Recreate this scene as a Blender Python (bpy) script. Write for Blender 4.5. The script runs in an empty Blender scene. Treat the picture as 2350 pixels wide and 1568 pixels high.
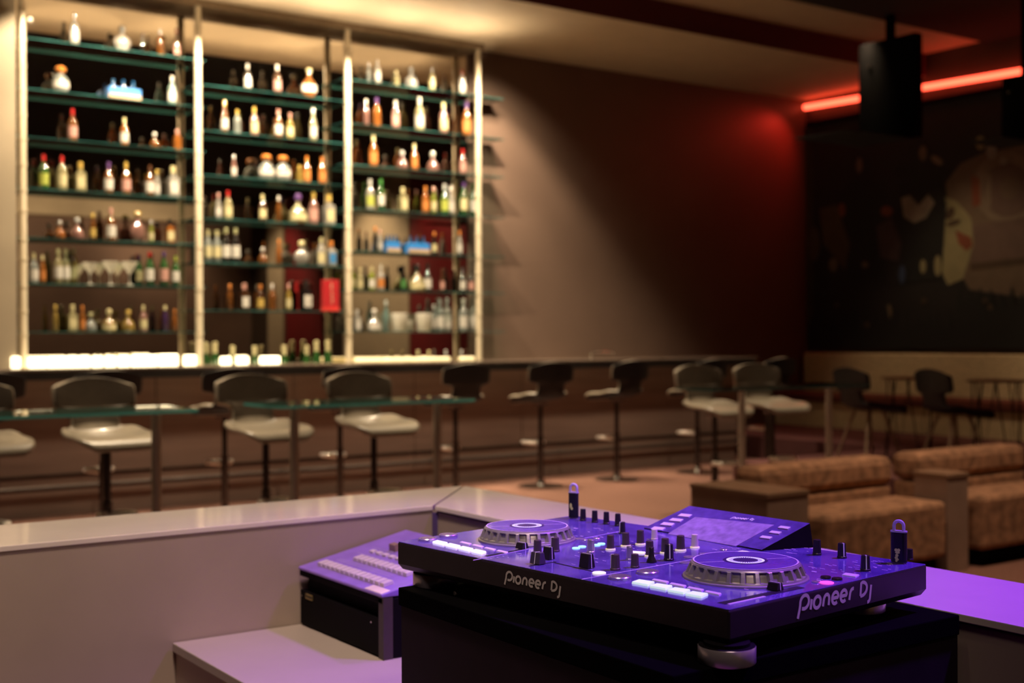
import bpy, math, random
random.seed(7)
S = bpy.context.scene
COL = S.collection
PI = math.pi

# ---------------------------------------------------------------- camera model (frame 2350 x 1568)
FPX = 2862.0
YAW, PIT, ROL = math.radians(55.03), math.radians(.15), math.radians(-.25)
CZ = 1.36
def dot(a, b): return sum(x * y for x, y in zip(a, b))
def lin(*t): return [sum(k * v[i] for k, v in t) for i in range(3)]
def cross(a, b): return [a[1]*b[2]-a[2]*b[1], a[2]*b[0]-a[0]*b[2], a[0]*b[1]-a[1]*b[0]]
F0 = [math.cos(YAW), math.sin(YAW), 0]; R0 = [math.sin(YAW), -math.cos(YAW), 0]; U0 = [0, 0, 1]
CF = lin((math.cos(PIT), F0), (-math.sin(PIT), U0)); CU = lin((math.sin(PIT), F0), (math.cos(PIT), U0))
CR = lin((math.cos(ROL), R0), (math.sin(ROL), CU)); CU = lin((math.cos(ROL), CU), (-math.sin(ROL), R0))
def ray(x, y): return lin((1, CF), ((x - 1175) / FPX, CR), (-(y - 784) / FPX, CU))
def aZ(x, y, z):
    d = ray(x, y); t = (z - CZ) / d[2]; return [d[0]*t, d[1]*t, z]
def aY(x, y, Y):
    d = ray(x, y); t = Y / d[1]; return [d[0]*t, Y, CZ + d[2]*t]
def aX(x, y, X):
    d = ray(x, y); t = X / d[0]; return [X, d[1]*t, CZ + d[2]*t]
def aP(x, y, p0, n):
    d = ray(x, y); q = [p0[0], p0[1], p0[2] - CZ]; t = dot(q, n) / dot(d, n)
    return [d[0]*t, d[1]*t, CZ + d[2]*t]

# ---------------------------------------------------------------- materials
def srgb(r, g, b):
    f = lambda c: (c/255/12.92) if c/255 <= .04045 else ((c/255 + .055)/1.055)**2.4
    return (f(r), f(g), f(b))
MATS = {}
def mat(name, col, rough=.5, metal=0., noise=.12, ns=18., spec=.5, coat=0., em=None, es=0., trans=0., bump=0., sheen=0., stretch=None, transl=0., ior=1.45, coat_ior=1.5):
    if name in MATS: return MATS[name]
    m = bpy.data.materials.new(name); m.use_nodes = True
    nt = m.node_tree; N = nt.nodes; Lk = nt.links
    b = N['Principled BSDF']
    b.inputs['Roughness'].default_value = rough
    b.inputs['Metallic'].default_value = metal
    b.inputs['Specular IOR Level'].default_value = spec
    b.inputs['Coat Weight'].default_value = coat
    b.inputs['Coat Roughness'].default_value = .05; b.inputs['Coat IOR'].default_value = coat_ior
    b.inputs['Transmission Weight'].default_value = trans
    b.inputs['IOR'].default_value = ior
    tc = N.new('ShaderNodeTexCoord'); nz = N.new('ShaderNodeTexNoise')
    nz.inputs['Scale'].default_value = ns; nz.inputs['Detail'].default_value = 4
    if stretch:
        mp = N.new('ShaderNodeMapping'); mp.inputs['Scale'].default_value = stretch
        Lk.new(tc.outputs['Object'], mp.inputs['Vector']); Lk.new(mp.outputs['Vector'], nz.inputs['Vector'])
    else:
        Lk.new(tc.outputs['Object'], nz.inputs['Vector'])
    cr = N.new('ShaderNodeValToRGB')
    cr.color_ramp.elements[0].position = .3; cr.color_ramp.elements[1].position = .7
    cr.color_ramp.elements[0].color = tuple(max(0, c*(1-noise)) for c in col) + (1,)
    cr.color_ramp.elements[1].color = tuple(min(1, c*(1+noise)) for c in col) + (1,)
    Lk.new(nz.outputs['Fac'], cr.inputs['Fac']); Lk.new(cr.outputs['Color'], b.inputs['Base Color'])
    if em:
        b.inputs['Emission Color'].default_value = tuple(em) + (1,); b.inputs['Emission Strength'].default_value = es
    if bump:
        bp = N.new('ShaderNodeBump'); bp.inputs['Strength'].default_value = bump; bp.inputs['Distance'].default_value = .01
        Lk.new(nz.outputs['Fac'], bp.inputs['Height']); Lk.new(bp.outputs['Normal'], b.inputs['Normal'])
    if transl:
        tr = N.new('ShaderNodeBsdfTranslucent'); tr.inputs['Color'].default_value = tuple(col) + (1,)
        mx = N.new('ShaderNodeMixShader'); mx.inputs['Fac'].default_value = transl
        Lk.new(b.outputs[0], mx.inputs[1]); Lk.new(tr.outputs[0], mx.inputs[2]); Lk.new(mx.outputs[0], N['Material Output'].inputs['Surface'])
    MATS[name] = m
    return m
def glass_sheet(name, tint, gl=.9):
    m = bpy.data.materials.new(name); m.use_nodes = True
    nt = m.node_tree; N = nt.nodes; Lk = nt.links
    N.remove(N['Principled BSDF'])
    t = N.new('ShaderNodeBsdfTransparent'); g = N.new('ShaderNodeBsdfGlossy'); g.inputs['Roughness'].default_value = .03
    g.inputs['Color'].default_value = (gl, gl, gl, 1)
    nz = N.new('ShaderNodeTexNoise'); nz.inputs['Scale'].default_value = 2
    cr = N.new('ShaderNodeValToRGB')
    cr.color_ramp.elements[0].color = tuple(c*.95 for c in tint) + (1,); cr.color_ramp.elements[1].color = tuple(tint) + (1,)
    Lk.new(nz.outputs['Fac'], cr.inputs['Fac']); Lk.new(cr.outputs['Color'], t.inputs['Color'])
    fr = N.new('ShaderNodeFresnel'); fr.inputs['IOR'].default_value = 1.5
    mx = N.new('ShaderNodeMixShader'); Lk.new(fr.outputs[0], mx.inputs['Fac'])
    Lk.new(t.outputs[0], mx.inputs[1]); Lk.new(g.outputs[0], mx.inputs[2]); Lk.new(mx.outputs[0], N['Material Output'].inputs['Surface'])
    return m

# ---------------------------------------------------------------- mesh helpers
class MB:
    def __init__(s): s.v = []; s.f = []; s.m = []
    def add(s, vs, fs, mi=0):
        o = len(s.v); s.v += [tuple(p) for p in vs]; s.f += [tuple(i + o for i in f) for f in fs]; s.m += [mi]*len(fs); return s
    def hexa(s, lo, hi, mi=0):           # lo, hi : 4 points each, ccw seen from above
        return s.add(list(lo) + list(hi), [(3,2,1,0),(4,5,6,7),(0,1,5,4),(1,2,6,5),(2,3,7,6),(3,0,4,7)], mi)
    def box(s, x0, x1, y0, y1, z0, z1, mi=0):
        return s.hexa([(x0,y0,z0),(x1,y0,z0),(x1,y1,z0),(x0,y1,z0)], [(x0,y0,z1),(x1,y0,z1),(x1,y1,z1),(x0,y1,z1)], mi)
    def prism(s, poly, z0, z1, mi=0):
        n = len(poly)
        return s.add([(x,y,z0) for x,y in poly] + [(x,y,z1) for x,y in poly],
                     [tuple(range(n-1,-1,-1)), tuple(range(n,2*n))] + [(i,(i+1)%n,(i+1)%n+n,i+n) for i in range(n)], mi)
    def lathe(s, prof, seg=20, c=(0,0,0), mi=0, sx=1, sy=1, rfun=None):
        vs = []; fs = []
        for (r, z) in prof:
            for k in range(seg):
                a = 2*PI*k/seg; rr = r if not rfun else rfun(r, z, a)
                vs.append((c[0] + rr*math.cos(a)*sx, c[1] + rr*math.sin(a)*sy, c[2] + z))
        n = len(prof)
        for j in range(n-1):
            for k in range(seg):
                k2 = (k+1) % seg
                fs.append((j*seg+k, j*seg+k2, (j+1)*seg+k2, (j+1)*seg+k))
        if prof[0][0] > 1e-6: fs.append(tuple(range(seg-1,-1,-1)))
        if prof[-1][0] > 1e-6: fs.append(tuple((n-1)*seg + k for k in range(seg)))
        return s.add(vs, fs, mi)
    def tube(s, pts, r, seg=10, mi=0, closed=False, upv=None):
        vs = []; fs = []; n = len(pts)
        for i, p in enumerate(pts):
            a = pts[(i-1) % n] if (closed or i > 0) else p; b = pts[(i+1) % n] if (closed or i < n-1) else p
            d = [b[k]-a[k] for k in range(3)]; L = math.sqrt(dot(d, d)) or 1; d = [x/L for x in d]
            up = upv or ([0,0,1] if abs(d[2]) < .9 else [1,0,0])
            u = cross(d, up); L = math.sqrt(dot(u,u)); u = [x/L for x in u]; w = cross(u, d)
            rr = r[i] if isinstance(r, (list, tuple)) else r
            for k in range(seg):
                t = 2*PI*k/seg
                vs.append([p[j] + rr*(math.cos(t)*u[j] + math.sin(t)*w[j]) for j in range(3)])
        for i in range(n if closed else n-1):
            for k in range(seg):
                i2 = (i+1) % n; k2 = (k+1) % seg
                fs.append((i*seg+k, i2*seg+k, i2*seg+k2, i*seg+k2))
        if not closed:
            fs.append(tuple(range(seg))); fs.append(tuple((n-1)*seg + k for k in range(seg-1,-1,-1)))
        return s.add(vs, fs, mi)
    def build(s, name, m, parent=None, smooth=False, loc=None, rz=0, bevel=0, fix=True):
        me = bpy.data.meshes.new(name); me.from_pydata(s.v, [], s.f)
        ms = m if isinstance(m, (list, tuple)) else [m]
        for x in ms: me.materials.append(x)
        me.polygons.foreach_set('material_index', s.m)
        me.update()
        if fix:
            import bmesh
            bm = bmesh.new(); bm.from_mesh(me); bmesh.ops.recalc_face_normals(bm, faces=bm.faces); bm.to_mesh(me); bm.free()
        if smooth: me.polygons.foreach_set('use_smooth', [True]*len(me.polygons))
        o = bpy.data.objects.new(name, me); COL.objects.link(o)
        if parent is not None: o.parent = parent
        if loc is not None: o.location = loc
        if rz: o.rotation_euler = (0,0,rz)
        if smooth:
            md = o.modifiers.new('split', 'EDGE_SPLIT'); md.split_angle = math.radians(38)
        if bevel:
            md = o.modifiers.new('bevel', 'BEVEL'); md.width = bevel; md.segments = 2; md.limit_method = 'ANGLE'; md.angle_limit = math.radians(40)
        return o
def thing(name, label, cat, loc=(0,0,0), rz=0, group=None):
    o = bpy.data.objects.new(name, None); COL.objects.link(o)
    o.location = loc; o.rotation_euler = (0,0,rz); o.empty_display_size = .05
    tag(o, label, cat, group); return o
def tag(o, label, cat, group=None):
    o['label'] = label; o['category'] = cat
    if group: o['group'] = group
    return o
def struct(o): o['kind'] = 'structure'; return o
def dup(root, loc, rz, label, group=None):
    r = root.copy(); COL.objects.link(r); r.location = loc; r.rotation_euler = (0,0,rz); r['label'] = label
    if group: r['group'] = group
    for ch in list(root.children):
        c = ch.copy(); COL.objects.link(c); c.parent = r
        for g in list(ch.children):
            d = g.copy(); COL.objects.link(d); d.parent = c
    return r

# ---------------------------------------------------------------- palette
M_wall_dark = mat('dark brown wall panel', (.13,.085,.065), .5, noise=.06, ns=2)
M_beige = mat('beige plaster', (.52,.42,.29), .7, noise=.05, ns=4)
M_ceil_black = mat('black painted ceiling', (.006,.005,.005), .9, noise=.3)
M_maroonshade = mat('shaded maroon step face', (.10,.015,.018), .7, noise=.1)
M_redpanel = mat('red wall panel', (.20,.012,.016), .6, noise=.1, ns=2)
M_carpet = mat('brown carpet', (.19,.092,.066), .95, noise=.25, ns=60, bump=.3)
M_platform = mat('dark red carpet', (.10,.032,.03), .95, noise=.25, ns=60, bump=.3)
M_farwall = mat('dark brown paint', (.05,.03,.02), .8, noise=.2, ns=2)
M_chrome = mat('polished chrome', (.75,.72,.68), .18, 1., noise=.03)
M_brush = mat('brushed steel', (.50,.40,.33), .42, .75, noise=.1, ns=8, stretch=(30,30,1))
M_polemat = mat('satin champagne metal', (.62,.54,.40), .38, .35, noise=.05, ns=5)
M_black = mat('black satin plastic', (.010,.008,.010), .38, noise=.2, ns=30)
M_blackmatte = mat('black matte laminate', (.003,.0025,.003), .9, noise=.3, ns=10, spec=.06)

# ---------------------------------------------------------------- room shell
YP, YM = 11.0, 11.22                    # shelf pole plane, mirror plane
XF = 12.604                             # far wall
ZS, ZC = 4.47, 4.735                    # soffit, raised ceiling
XL, YB = -4.0, -7.0
WX = aY(27, 500, YP)[0]                 # end of the beige side wall beside the shelving
struct(MB().box(XL, XF, YB, YM+.1, -.1, 0).build('floor', M_carpet))
struct(MB().box(8.0, XF, 1.0, 8.0, 0, .25).box(10.25, XF, 8.0, YM, 0, .25).build('floor_platform', M_platform))
struct(MB().box(XL, XF+.1, YM+.02, YM+.14, 0, 4.9).build('wall_back', M_wall_dark))
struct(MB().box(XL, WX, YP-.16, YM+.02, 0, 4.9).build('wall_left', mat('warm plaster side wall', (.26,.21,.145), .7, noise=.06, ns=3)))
struct(MB().box(XF, XF+.12, YB, YM+.14, 0, 4.9).build('wall_right', M_farwall))
struct(MB().box(XL-.12, XL, YB, YM+.14, 0, 4.9).build('wall_side', M_farwall))
struct(MB().box(XL-.12, XF+.12, YB-.12, YB, 0, 4.9).build('wall_front', mat('brown rear wall', (.20,.125,.095), .7, noise=.15, ns=1)))
struct(MB().box(6.4, 11.0, YB, YB+.4, 4.2, 4.6).build('trim_7', M_beige))
struct(MB().box(XL, XF, YB, 8.53, ZC-.04, 4.95).build('ceiling', M_ceil_black))
struct(MB().box(XL, XF, 8.53, 9.39, ZC, 4.95).build('ceiling_recess', M_beige))
struct(MB().box(XL, XF, 9.39, YM+.02, ZS, 4.95, 0).box(XL, XF, 9.375, 9.39, ZS, ZC, 1).build('ceiling_soffit', [M_beige, M_maroonshade]))  # unlit look of the step face is put into its dark maroon
# crown band where the soffit meets the bar wall
struct(MB().add([(XL,YM+.02,ZS-.005),(XL,YM-.42,ZS-.005),(XL,YM+.02,ZS-.16),(XF,YM+.02,ZS-.005),(XF,YM-.42,ZS-.005),(XF,YM+.02,ZS-.16)],
     [(0,1,2),(3,5,4),(0,3,4,1),(1,4,5,2),(2,5,3,0)]).build('trim_1', M_beige)) if False else None
# panels on the right-hand wall that only the mirror shows
struct(MB().box(XF-.05, XF, -1.9, .9, .25, 4.7).build('trim_2', M_beige))
struct(MB().box(XF-.04, XF, .95, 3.2, .25, 4.7).build('trim_3', M_redpanel))
struct(MB().box(XF-.05, XF, -5.9, -5.0, .25, 4.7).build('trim_4', M_beige))
struct(MB().box(XF-.04, XF, -4.9, -3.0, .25, 4.7).build('trim_5', M_redpanel))
struct(MB().box(4.2, 4.75, 2.9-9, 3.45-9, 0, 4.7).build('trim_6', M_beige))

# ---------------------------------------------------------------- back bar shelving
PX = [aY(x, 500, YP)[0] for x in (52, 456, 799, 1098)]
SC = YP / 10.52
shA = [1.36 + (z-1.36)*SC for z in (3.81, 3.40, 3.01, 2.595, 2.195, 1.823, 1.43)]      # left and right bays
shB = [1.36 + (z-1.36)*SC for z in (3.598, 3.199, 2.807, 2.428, 2.042, 1.62)]          # middle bay
ZB = 1.00                                                                               # back counter top
M_glass = glass_sheet('clear shelf glass', (.90,.97,.95), .8)
M_gedge = mat('teal glass edge', (.022,.085,.08), .12, noise=.8, ns=3, coat=.6, transl=.3)
M_tedge = mat('bright teal glass edge', (.13,.52,.48), .12, noise=.35, ns=5, coat=.6, transl=.4)
M_mirror = mat('smoked mirror', (.76,.69,.60), .015, 1., noise=.02, ns=1)
shelving = thing('back_bar_shelving', 'tall mirrored back bar shelving with champagne poles and teal glass shelves behind the bar', 'shelving', (PX[0], YP, 0))
def rel(o, root):   # keep world-space mesh coordinates under a root empty
    o.parent = root; o.location = (-root.location[0], -root.location[1], -root.location[2]); return o
for x in PX:
    b = MB(); b.lathe([(.031, ZB), (.031, ZS)], 20, (x, YP, 0))
    for z in sorted(shA + shB): b.lathe([(.036, z-.035), (.036, z-.012)], 20, (x, YP, 0))
    rel(b.build('pole', M_polemat, smooth=True), shelving)
for i in range(3):
    rel(MB().box(PX[i] if i else WX+.004, PX[i+1] - (0 if i < 2 else -.0), YM, YM+.015, ZB, ZS-.02).build('mirror_panel', M_mirror), shelving)
rel(MB().box(WX, PX[3]+.05, YP-.05, YM, ZS-.06, ZS-.002).build('top_frame', mat('bronze frame', (.20,.14,.085), .45, .3)), shelving)
def shelf(x0, x1, z):
    b = MB(); y0, y1 = YP-.02, YM-.004; t = .008
    P = [(x0,y0),(x1,y0),(x1,y1),(x0,y1)]
    vs = [(x,y,z-t) for x,y in P] + [(x,y,z) for x,y in P]
    b.add(vs, [(3,2,1,0),(4,5,6,7),(2,3,7,6)], 0); b.add(vs, [(0,1,5,4),(1,2,6,5),(3,0,4,7)], 1)
    rel(b.build('glass_shelf', [M_glass, M_gedge], fix=False), shelving)
for z in shA:
    shelf(WX+.01, PX[1]+.06, z); shelf(PX[2]-.06, PX[3]+.32, z)
for z in shB: shelf(PX[1]-.03, PX[2]+.03, z)
# back counter below the shelves
bc = thing('back_counter', 'long low back counter under the bottle shelves, behind the bar', 'counter', (PX[0], 10.9, 0))
M_counter = mat('pale stone worktop', (.30,.26,.20), .3, noise=.15, ns=25)
rel(MB().box(WX, 10.1, 10.72, YM, ZB-.04, ZB).build('worktop', M_counter), bc)
rel(MB().box(WX, 10.1, 10.78, YM, 0, ZB-.04).build('cabinet_front', M_blackmatte), bc)

# lit frosted blocks standing on the back counter
def lightblock(x0, x1, ztop, st, label, dim=False):
    X0, X1 = aY(x0, 830, 10.84)[0], aY(x1, 830, 10.84)[0]
    m = mat('lit frosted glass' if not dim else 'dim amber lit glass', (.8,.75,.6), .4, em=(1,.82,.50) if not dim else (1,.72,.18), es=st)
    n = thing('light_block', label, 'light', ((X0+X1)/2, 10.84, ZB), group='lit frosted blocks on the back counter')
    w = (X1-X0)/2
    MB().box(-w, w, -.04, .04, .012, ztop-ZB).build('frosted_block', m, n, bevel=.012)
    MB().box(-w*.96, w*.96, -.045, .045, 0, .012).build('base', M_chrome, n)
names = ['first','second','third','fourth','fifth','sixth','seventh','eighth','ninth','tenth','eleventh','twelfth','thirteenth','fourteenth','fifteenth']
segs = [(25,45,1.225),(68,106,1.215),(113,205,1.22),(213,234,1.22),(243,264,1.22),(274,295,1.22),(304,358,1.225),(368,406,1.23),(423,448,1.22),(507,528,1.20),(544,568,1.20),(598,640,1.20)]
for i, (a, b, z) in enumerate(segs):
    lightblock(a, b, z, 3.6 if i < 9 else 2.4, 'glowing white frosted light block, %s from the left along the back counter' % names[i])
for i, (a, b) in enumerate([(815,870),(876,940),(946,1030),(1056,1086)]):
    lightblock(a, b, 1.17, .5, 'dim amber light block, %s from the left under the right bay' % names[i], True)

# ---------------------------------------------------------------- bottles
CODE = dict(a=('amber',(.42,.15,.03)), o=('orange',(.75,.26,.05)), g=('gold',(.72,.50,.12)), G=('green',(.07,.27,.06)), c=('clear',(.66,.72,.68)),
            w=('white',(.88,.84,.76)), b=('dark brown',(.10,.04,.018)), k=('black',(.02,.018,.018)), r=('red',(.62,.03,.03)), B=('blue',(.04,.30,.72)),
            p=('pink',(.72,.38,.32)), y=('pale yellow',(.85,.76,.42)), q=('aqua',(.42,.66,.60)), v=('purple',(.14,.06,.24)), l=('lime',(.55,.62,.10)), s=('silver',(.75,.75,.72)))
def bmat(c):
    return mat('%s bottle glass' % CODE[c][0], tuple(v*.30 for v in CODE[c][1]), .06, noise=.25, ns=14, spec=1., coat=1., coat_ior=2.5, transl=.4 if c not in 'kb' else .15)
def cmat(c): return mat('%s cap' % CODE[c][0], tuple(v*.45 for v in CODE[c][1]), .22, noise=.05, coat=.8, coat_ior=2.2)
def lmat(c): return mat('%s paper label' % CODE[c][0], tuple(v*.36 for v in CODE[c][1]), .5, noise=.15, ns=30)
STY = dict(s='bottle', n='slim bottle', w='wine bottle', c='champagne bottle', r='round bottle', d='squat decanter', q='square bottle', j='round jug', m='martini glass', f='fan shaped decanter', u='tumbler')
# (profile as fractions of radius/height, neck top, label z range, width/height)
PROF = dict(
 s=([(.85,0),(1,.02),(1,.52),(.93,.60),(.55,.70),(.34,.76),(.31,.90)], .36, (.12,.46), .28),
 n=([(.9,0),(1,.02),(1,.50),(.8,.62),(.42,.74),(.36,.92)], .42, (.12,.45), .22),
 w=([(.9,0),(1,.02),(1,.58),(.8,.66),(.42,.76),(.36,.93)], .42, (.16,.50), .24),
 c=([(.9,0),(1,.03),(1,.40),(.85,.52),(.5,.68),(.36,.78),(.34,.90)], .44, (.14,.36), .27),
 r=([(.45,0),(.7,.04),(.95,.18),(1,.32),(.92,.46),(.65,.58),(.3,.65),(.26,.84)], .30, (.2,.44), .52),
 d=([(.9,0),(1,.05),(.97,.28),(.75,.45),(.4,.56),(.24,.62),(.22,.76)], .3, (.1,.3), .62),
 q=([(.95,0),(1,.02),(1,.58),(.9,.64),(.42,.68),(.38,.86)], .44, (.12,.5), .36),
 j=([(.7,0),(.9,.04),(1,.2),(1,.42),(.86,.56),(.5,.66),(.36,.70),(.36,.78)], .5, (.18,.42), .62),
 f=([(.55,0),(.8,.1),(1,.3),(.98,.42),(.7,.55),(.3,.62),(.22,.78)], .3, (.2,.4), .66),
 u=([(.7,0),(.78,.04),(1,1.),(.93,1.),(.7,.1)], 0, None, .95),
 m=([(.5,0),(.5,.02),(.06,.05),(.05,.42),(.3,.60),(1,1.),(.96,1.),(.27,.64)], 0, None, .72))
TAKEN = []
def bottle_mesh(st, h, c, cap, lab):
    prof, capr, lz, wh = PROF[st]; r = h*wh/2
    seg = 4 if st == 'q' else 18
    pr = [(a*r*(1.25 if st == 'q' else 1), z*h) for a, z in prof]
    b = MB(); b.lathe(pr, seg, sy=.62 if st in 'rf' else 1)
    return b, r, prof, capr, lz
def bottle(st, px, h, z, c, cap, lab, label, group, y=None):
    b, r, prof, capr, lz = bottle_mesh(st, h, c, cap, lab)
    rr_ = r*(1.25 if st == 'q' else 1.04) + .002
    base = [y, y+.05, y+.10, y+.14] if y else [YP+.05, YP+.075, YP+.10, YP+.13, YP+.155]
    best = None
    for dx in (0, .012, -.012, .025, -.025, .04, -.04, .06, -.06, .08, -.08, .1, -.1, .13, -.13, .17, -.17, .22, -.22):
        for Y in base:
            if Y + rr_ > YM - .008: continue
            X = aY(px, 600, Y)[0] + dx
            if any((X-q[0])**2 + (Y-q[1])**2 < (rr_+q[2])**2 and abs(z-q[3]) < .2 for q in TAKEN): continue
            if any((X-q)**2 + (Y-YP)**2 < (rr_+.039)**2 for q in PX): continue
            best = (X, Y); break
        if best: break
    if not best: print('NOPLACE', st, px, label)
    X, Y = best or (aY(px, 600, base[0])[0], base[0])
    TAKEN.append((X, Y, rr_, z))
    nm = 'cocktail_glass' if st in 'mu' else ('wine_bottle' if st == 'w' else 'champagne_bottle' if st == 'c' else 'decanter' if st in 'df' else 'bottle')
    gm = bmat(c) if st not in 'mu' else mat('frosted clear glassware', (.72,.70,.64), .15, noise=.1, coat=1., transl=.45)
    o = b.build(nm, gm, smooth=(st != 'q'), loc=(X, Y, z+.0012), rz=(PI/4 if st == 'q' else random.uniform(-.2,.2)))
    tag(o, label, 'glass' if st in 'mu' else 'bottle', group)
    if st in 'mu': return o
    if cap != '-':
        zt = prof[-1][1]*h; cr_ = max(capr*r*1.08, .011)
        cb = MB()
        if st in 'rdjf': cb.lathe([(cr_*.8, zt-.004),(cr_*1.15, zt+.01),(cr_*1.3, zt+(h-zt)*.55),(cr_*.9, h),(0, h)], 14)
        elif st == 'c': cb.lathe([(capr*r*1.15, h*.70),(capr*r*1.02, h*.80),(cr_*1.15, h*.92),(cr_*1.1, h*.985),(cr_*.7,h),(0, h)], 14)
        else: cb.lathe([(cr_, zt-h*.09),(cr_, h*.99),(cr_*.85, h),(0, h)], 14)
        cb.build('cap', cmat(cap), o, smooth=True, rz=0)
    if lab != '-' and lz:
        lb = MB(); z0, z1 = lz[0]*h, lz[1]*h
        if st == 'q':
            d = r*.89; lb.hexa([(-.01,-.01,0)]*4, [(-.01,-.01,0)]*4) if False else None
            a = -PI/4 - PI/2
            # flat label on the front face (rotated frame of the square body)
            def P(u, w, zz):
                x_, y_ = u, -w; ca, sa = math.cos(-PI/4), math.sin(-PI/4)
                return (x_*ca - y_*sa, x_*sa + y_*ca, zz)
            w0 = r*1.25*.7071 + .0008
            lb.add([P(-r*.72,w0,z0),P(r*.72,w0,z0),P(r*.72,w0,z1),P(-r*.72,w0,z1)], [(0,1,2,3)])
        else:
            n = 12; rr = r*1.02; sy = .62 if st in 'rf' else 1
            vs = []
            for k in range(n+1):
                a = -PI/2 - 1.35 + 2.7*k/n
                vs += [(rr*math.cos(a), rr*math.sin(a)*sy, z0), (rr*math.cos(a), rr*math.sin(a)*sy, z1)]
            lb.add(vs, [(2*k, 2*k+2, 2*k+3, 2*k+1) for k in range(n)])
        lb.build('paper_label', lmat(lab), o, fix=False)
    return o
# blue cartons of miniatures
M_carton = mat('blue carton', (.012,.12,.36), .5, noise=.1)
M_cartonl = mat('cream carton band', (.24,.17,.11), .6)
def carton(px, wpx, z, label, front=True):
    Y = YP+.10; X = aY(px, 600, Y)[0]; z += .0012; w = wpx*dot([X,Y,z-CZ],CF)/FPX/2
    TAKEN.extend((X - w + w*.25*k_, Y + q_, .03, z) for k_ in range(9) for q_ in (-.03, .03))
    o = thing('bottle_carton', label, 'carton', (X, Y, z))
    MB().box(-w,w,-.05,.05,0,.105).build('carton_box', M_carton, o, bevel=.004)
    MB().box(-w-.001,w+.001,-.053,-.05,.006,.048).build('printed_band', M_cartonl, o)
    n = 3 if wpx > 50 else 3
    for i in range(n):
        b = MB().lathe([(.02,.106),(.02,.125),(.009,.145),(.009,.165),(.012,.167),(.012,.18),(0,.18)], 12)
        q = b.build('miniature_bottle', bmat('B'), smooth=True, loc=(X - w*.62 + w*.62*i, Y, z))
        tag(q, 'blue miniature bottle standing in the %s, %s of three' % (label.split(',')[0].replace('carton of miniature bottles','carton'), names[i]), 'bottle', 'blue miniatures in cartons')
carton(285, 74, shA[1], 'wide blue carton of miniature bottles, second shelf left bay')
carton(957, 56, shA[4], 'blue carton of miniature bottles, fifth shelf right bay')
carton(899, 34, shA[4], 'small blue carton of miniature bottles, fifth shelf right bay')
# rows: "px style glass cap label height_px"
ROWS = {
 ('left',1): "174 s w w w 72|283 f w s - 58|330 n k k - 46|370 s a s - 62|408 n b r p 68",
 ('left',2): "141 j c o w 60|397 s q w w 66",
 ('left',3): "168 s a r p 74|287 s o y w 64|356 d a s - 36|408 q o p - 48",
 ('left',4): "101 s G r l 80|143 s y r y 80|185 q y g y 68|250 s a v w 72|290 s a g p 74|345 s a b w 70|361 n w g w 62|398 q w y w 72",
 ('left',5): "137 d o s - 42|177 d p s - 50|213 n a g g 62|255 s a p w 76|316 r p g - 70|347 n l s y 52|390 q o k y 56",
 ('left',6): "77 s c y w 70|97 n o y o 66|133 w y y w 80|150 w y y w 82|168 w g y y 84|206 m w - - 50|253 m w - - 54|297 m w - - 54|319 w G v y 72|343 w G r w 78|376 w G v p 80|403 w G l w 70",
 ('left',7): "126 n g g - 62|165 q y y y 62|188 n o o o 60|207 d c y - 44|249 d g y y 52|293 d g g - 50|328 s p y y 60|378 n v y - 60|400 n o o - 52",
 ('middle',1): "570 s k w w 62|638 s b w p 68|711 r o y w 68",
 ('middle',2): "517 n a g w 74|546 s c g - 56|585 s p g y 66|640 s a p w 66|667 s g p y 60|720 n y s w 76",
 ('middle',3): "538 n p s w 52|612 j c o w 58|650 j c o w 58|688 q g g - 40|705 s o o o 62|740 s o o o 62",
 ('middle',4): "502 n w p w 60|524 s y r y 66|603 s b y y 62|640 n a w - 60|684 d y v y 68|720 s p g p 74|755 q w g y 70",
 ('middle',5): "477 w c y y 74|498 w c y y 74|519 w k y w 80|541 w k y w 80|603 d a w - 38|640 n o o - 58|692 f w y - 56|737 s w y y 66|760 q w o B 58",
 ('middle',6): "527 n a o - 60|560 q b p w 62|597 s b o g 60|624 s a w - 62|662 n g p y 62|702 q k k w 72",
 ('right',1): "848 n c s - 46|868 s w w w 56|911 q y y - 36|945 d s s - 50|993 s y s y 54|1062 s w r w 58",
 ('right',2): "842 n p w - 60|866 s o v - 66|909 s p w p 64|964 s y w w 78|1019 s p y y 72|1072 s o v o 78",
 ('right',3): "858 s o y o 72|924 d p s - 42|952 s o y o 60|994 d p s - 46|1063 s p r p 58",
 ('right',4): "850 s w s l 70|875 w G G w 72|925 q y y y 56|977 s o o o 62|996 n l p y 62|1021 s G s l 70|1036 n w w w 68|1065 w G v y 78|1087 w G G w 76",
 ('right',5): "861 n k o k 58|872 n w p w 52|997 n k o y 52|1055 n w o w 56",
 ('right',6): "806 s l y y 58|826 s y y y 52|853 s l y w 56|874 s w w o 60|926 n k k G 60|957 d y k y 62|981 s k k w 66|1015 n b b p 54|1061 s k k w 58|1081 s k k p 54",
 ('right',7): "818 q w w w 50|858 d w w w 52|885 n q s - 72|916 u w - - 42|947 u w - - 42|932 u s - - 26|995 n c s w 62|1009 s c s w 76|1025 s w s w 78|1063 s c w w 76|1087 s w w w 80",
 ('middle',8): "470 c G y y 84|492 c G y w 84|533 c G y y 58|583 c G y w 58|652 c G y w 60|703 c G y w 60|725 c G y w 82|751 c G y y 82",
 ('left',8): "266 n y y - 40|300 n y y - 40",
 ('right',8): "958 n y y y 40|983 n y y y 40|1022 n c s - 52|1058 n c s - 50",
}
SHN = {1:'top shelf',2:'second shelf',3:'third shelf',4:'fourth shelf',5:'fifth shelf',6:'sixth shelf',7:'lowest shelf',8:'back counter'}
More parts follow.
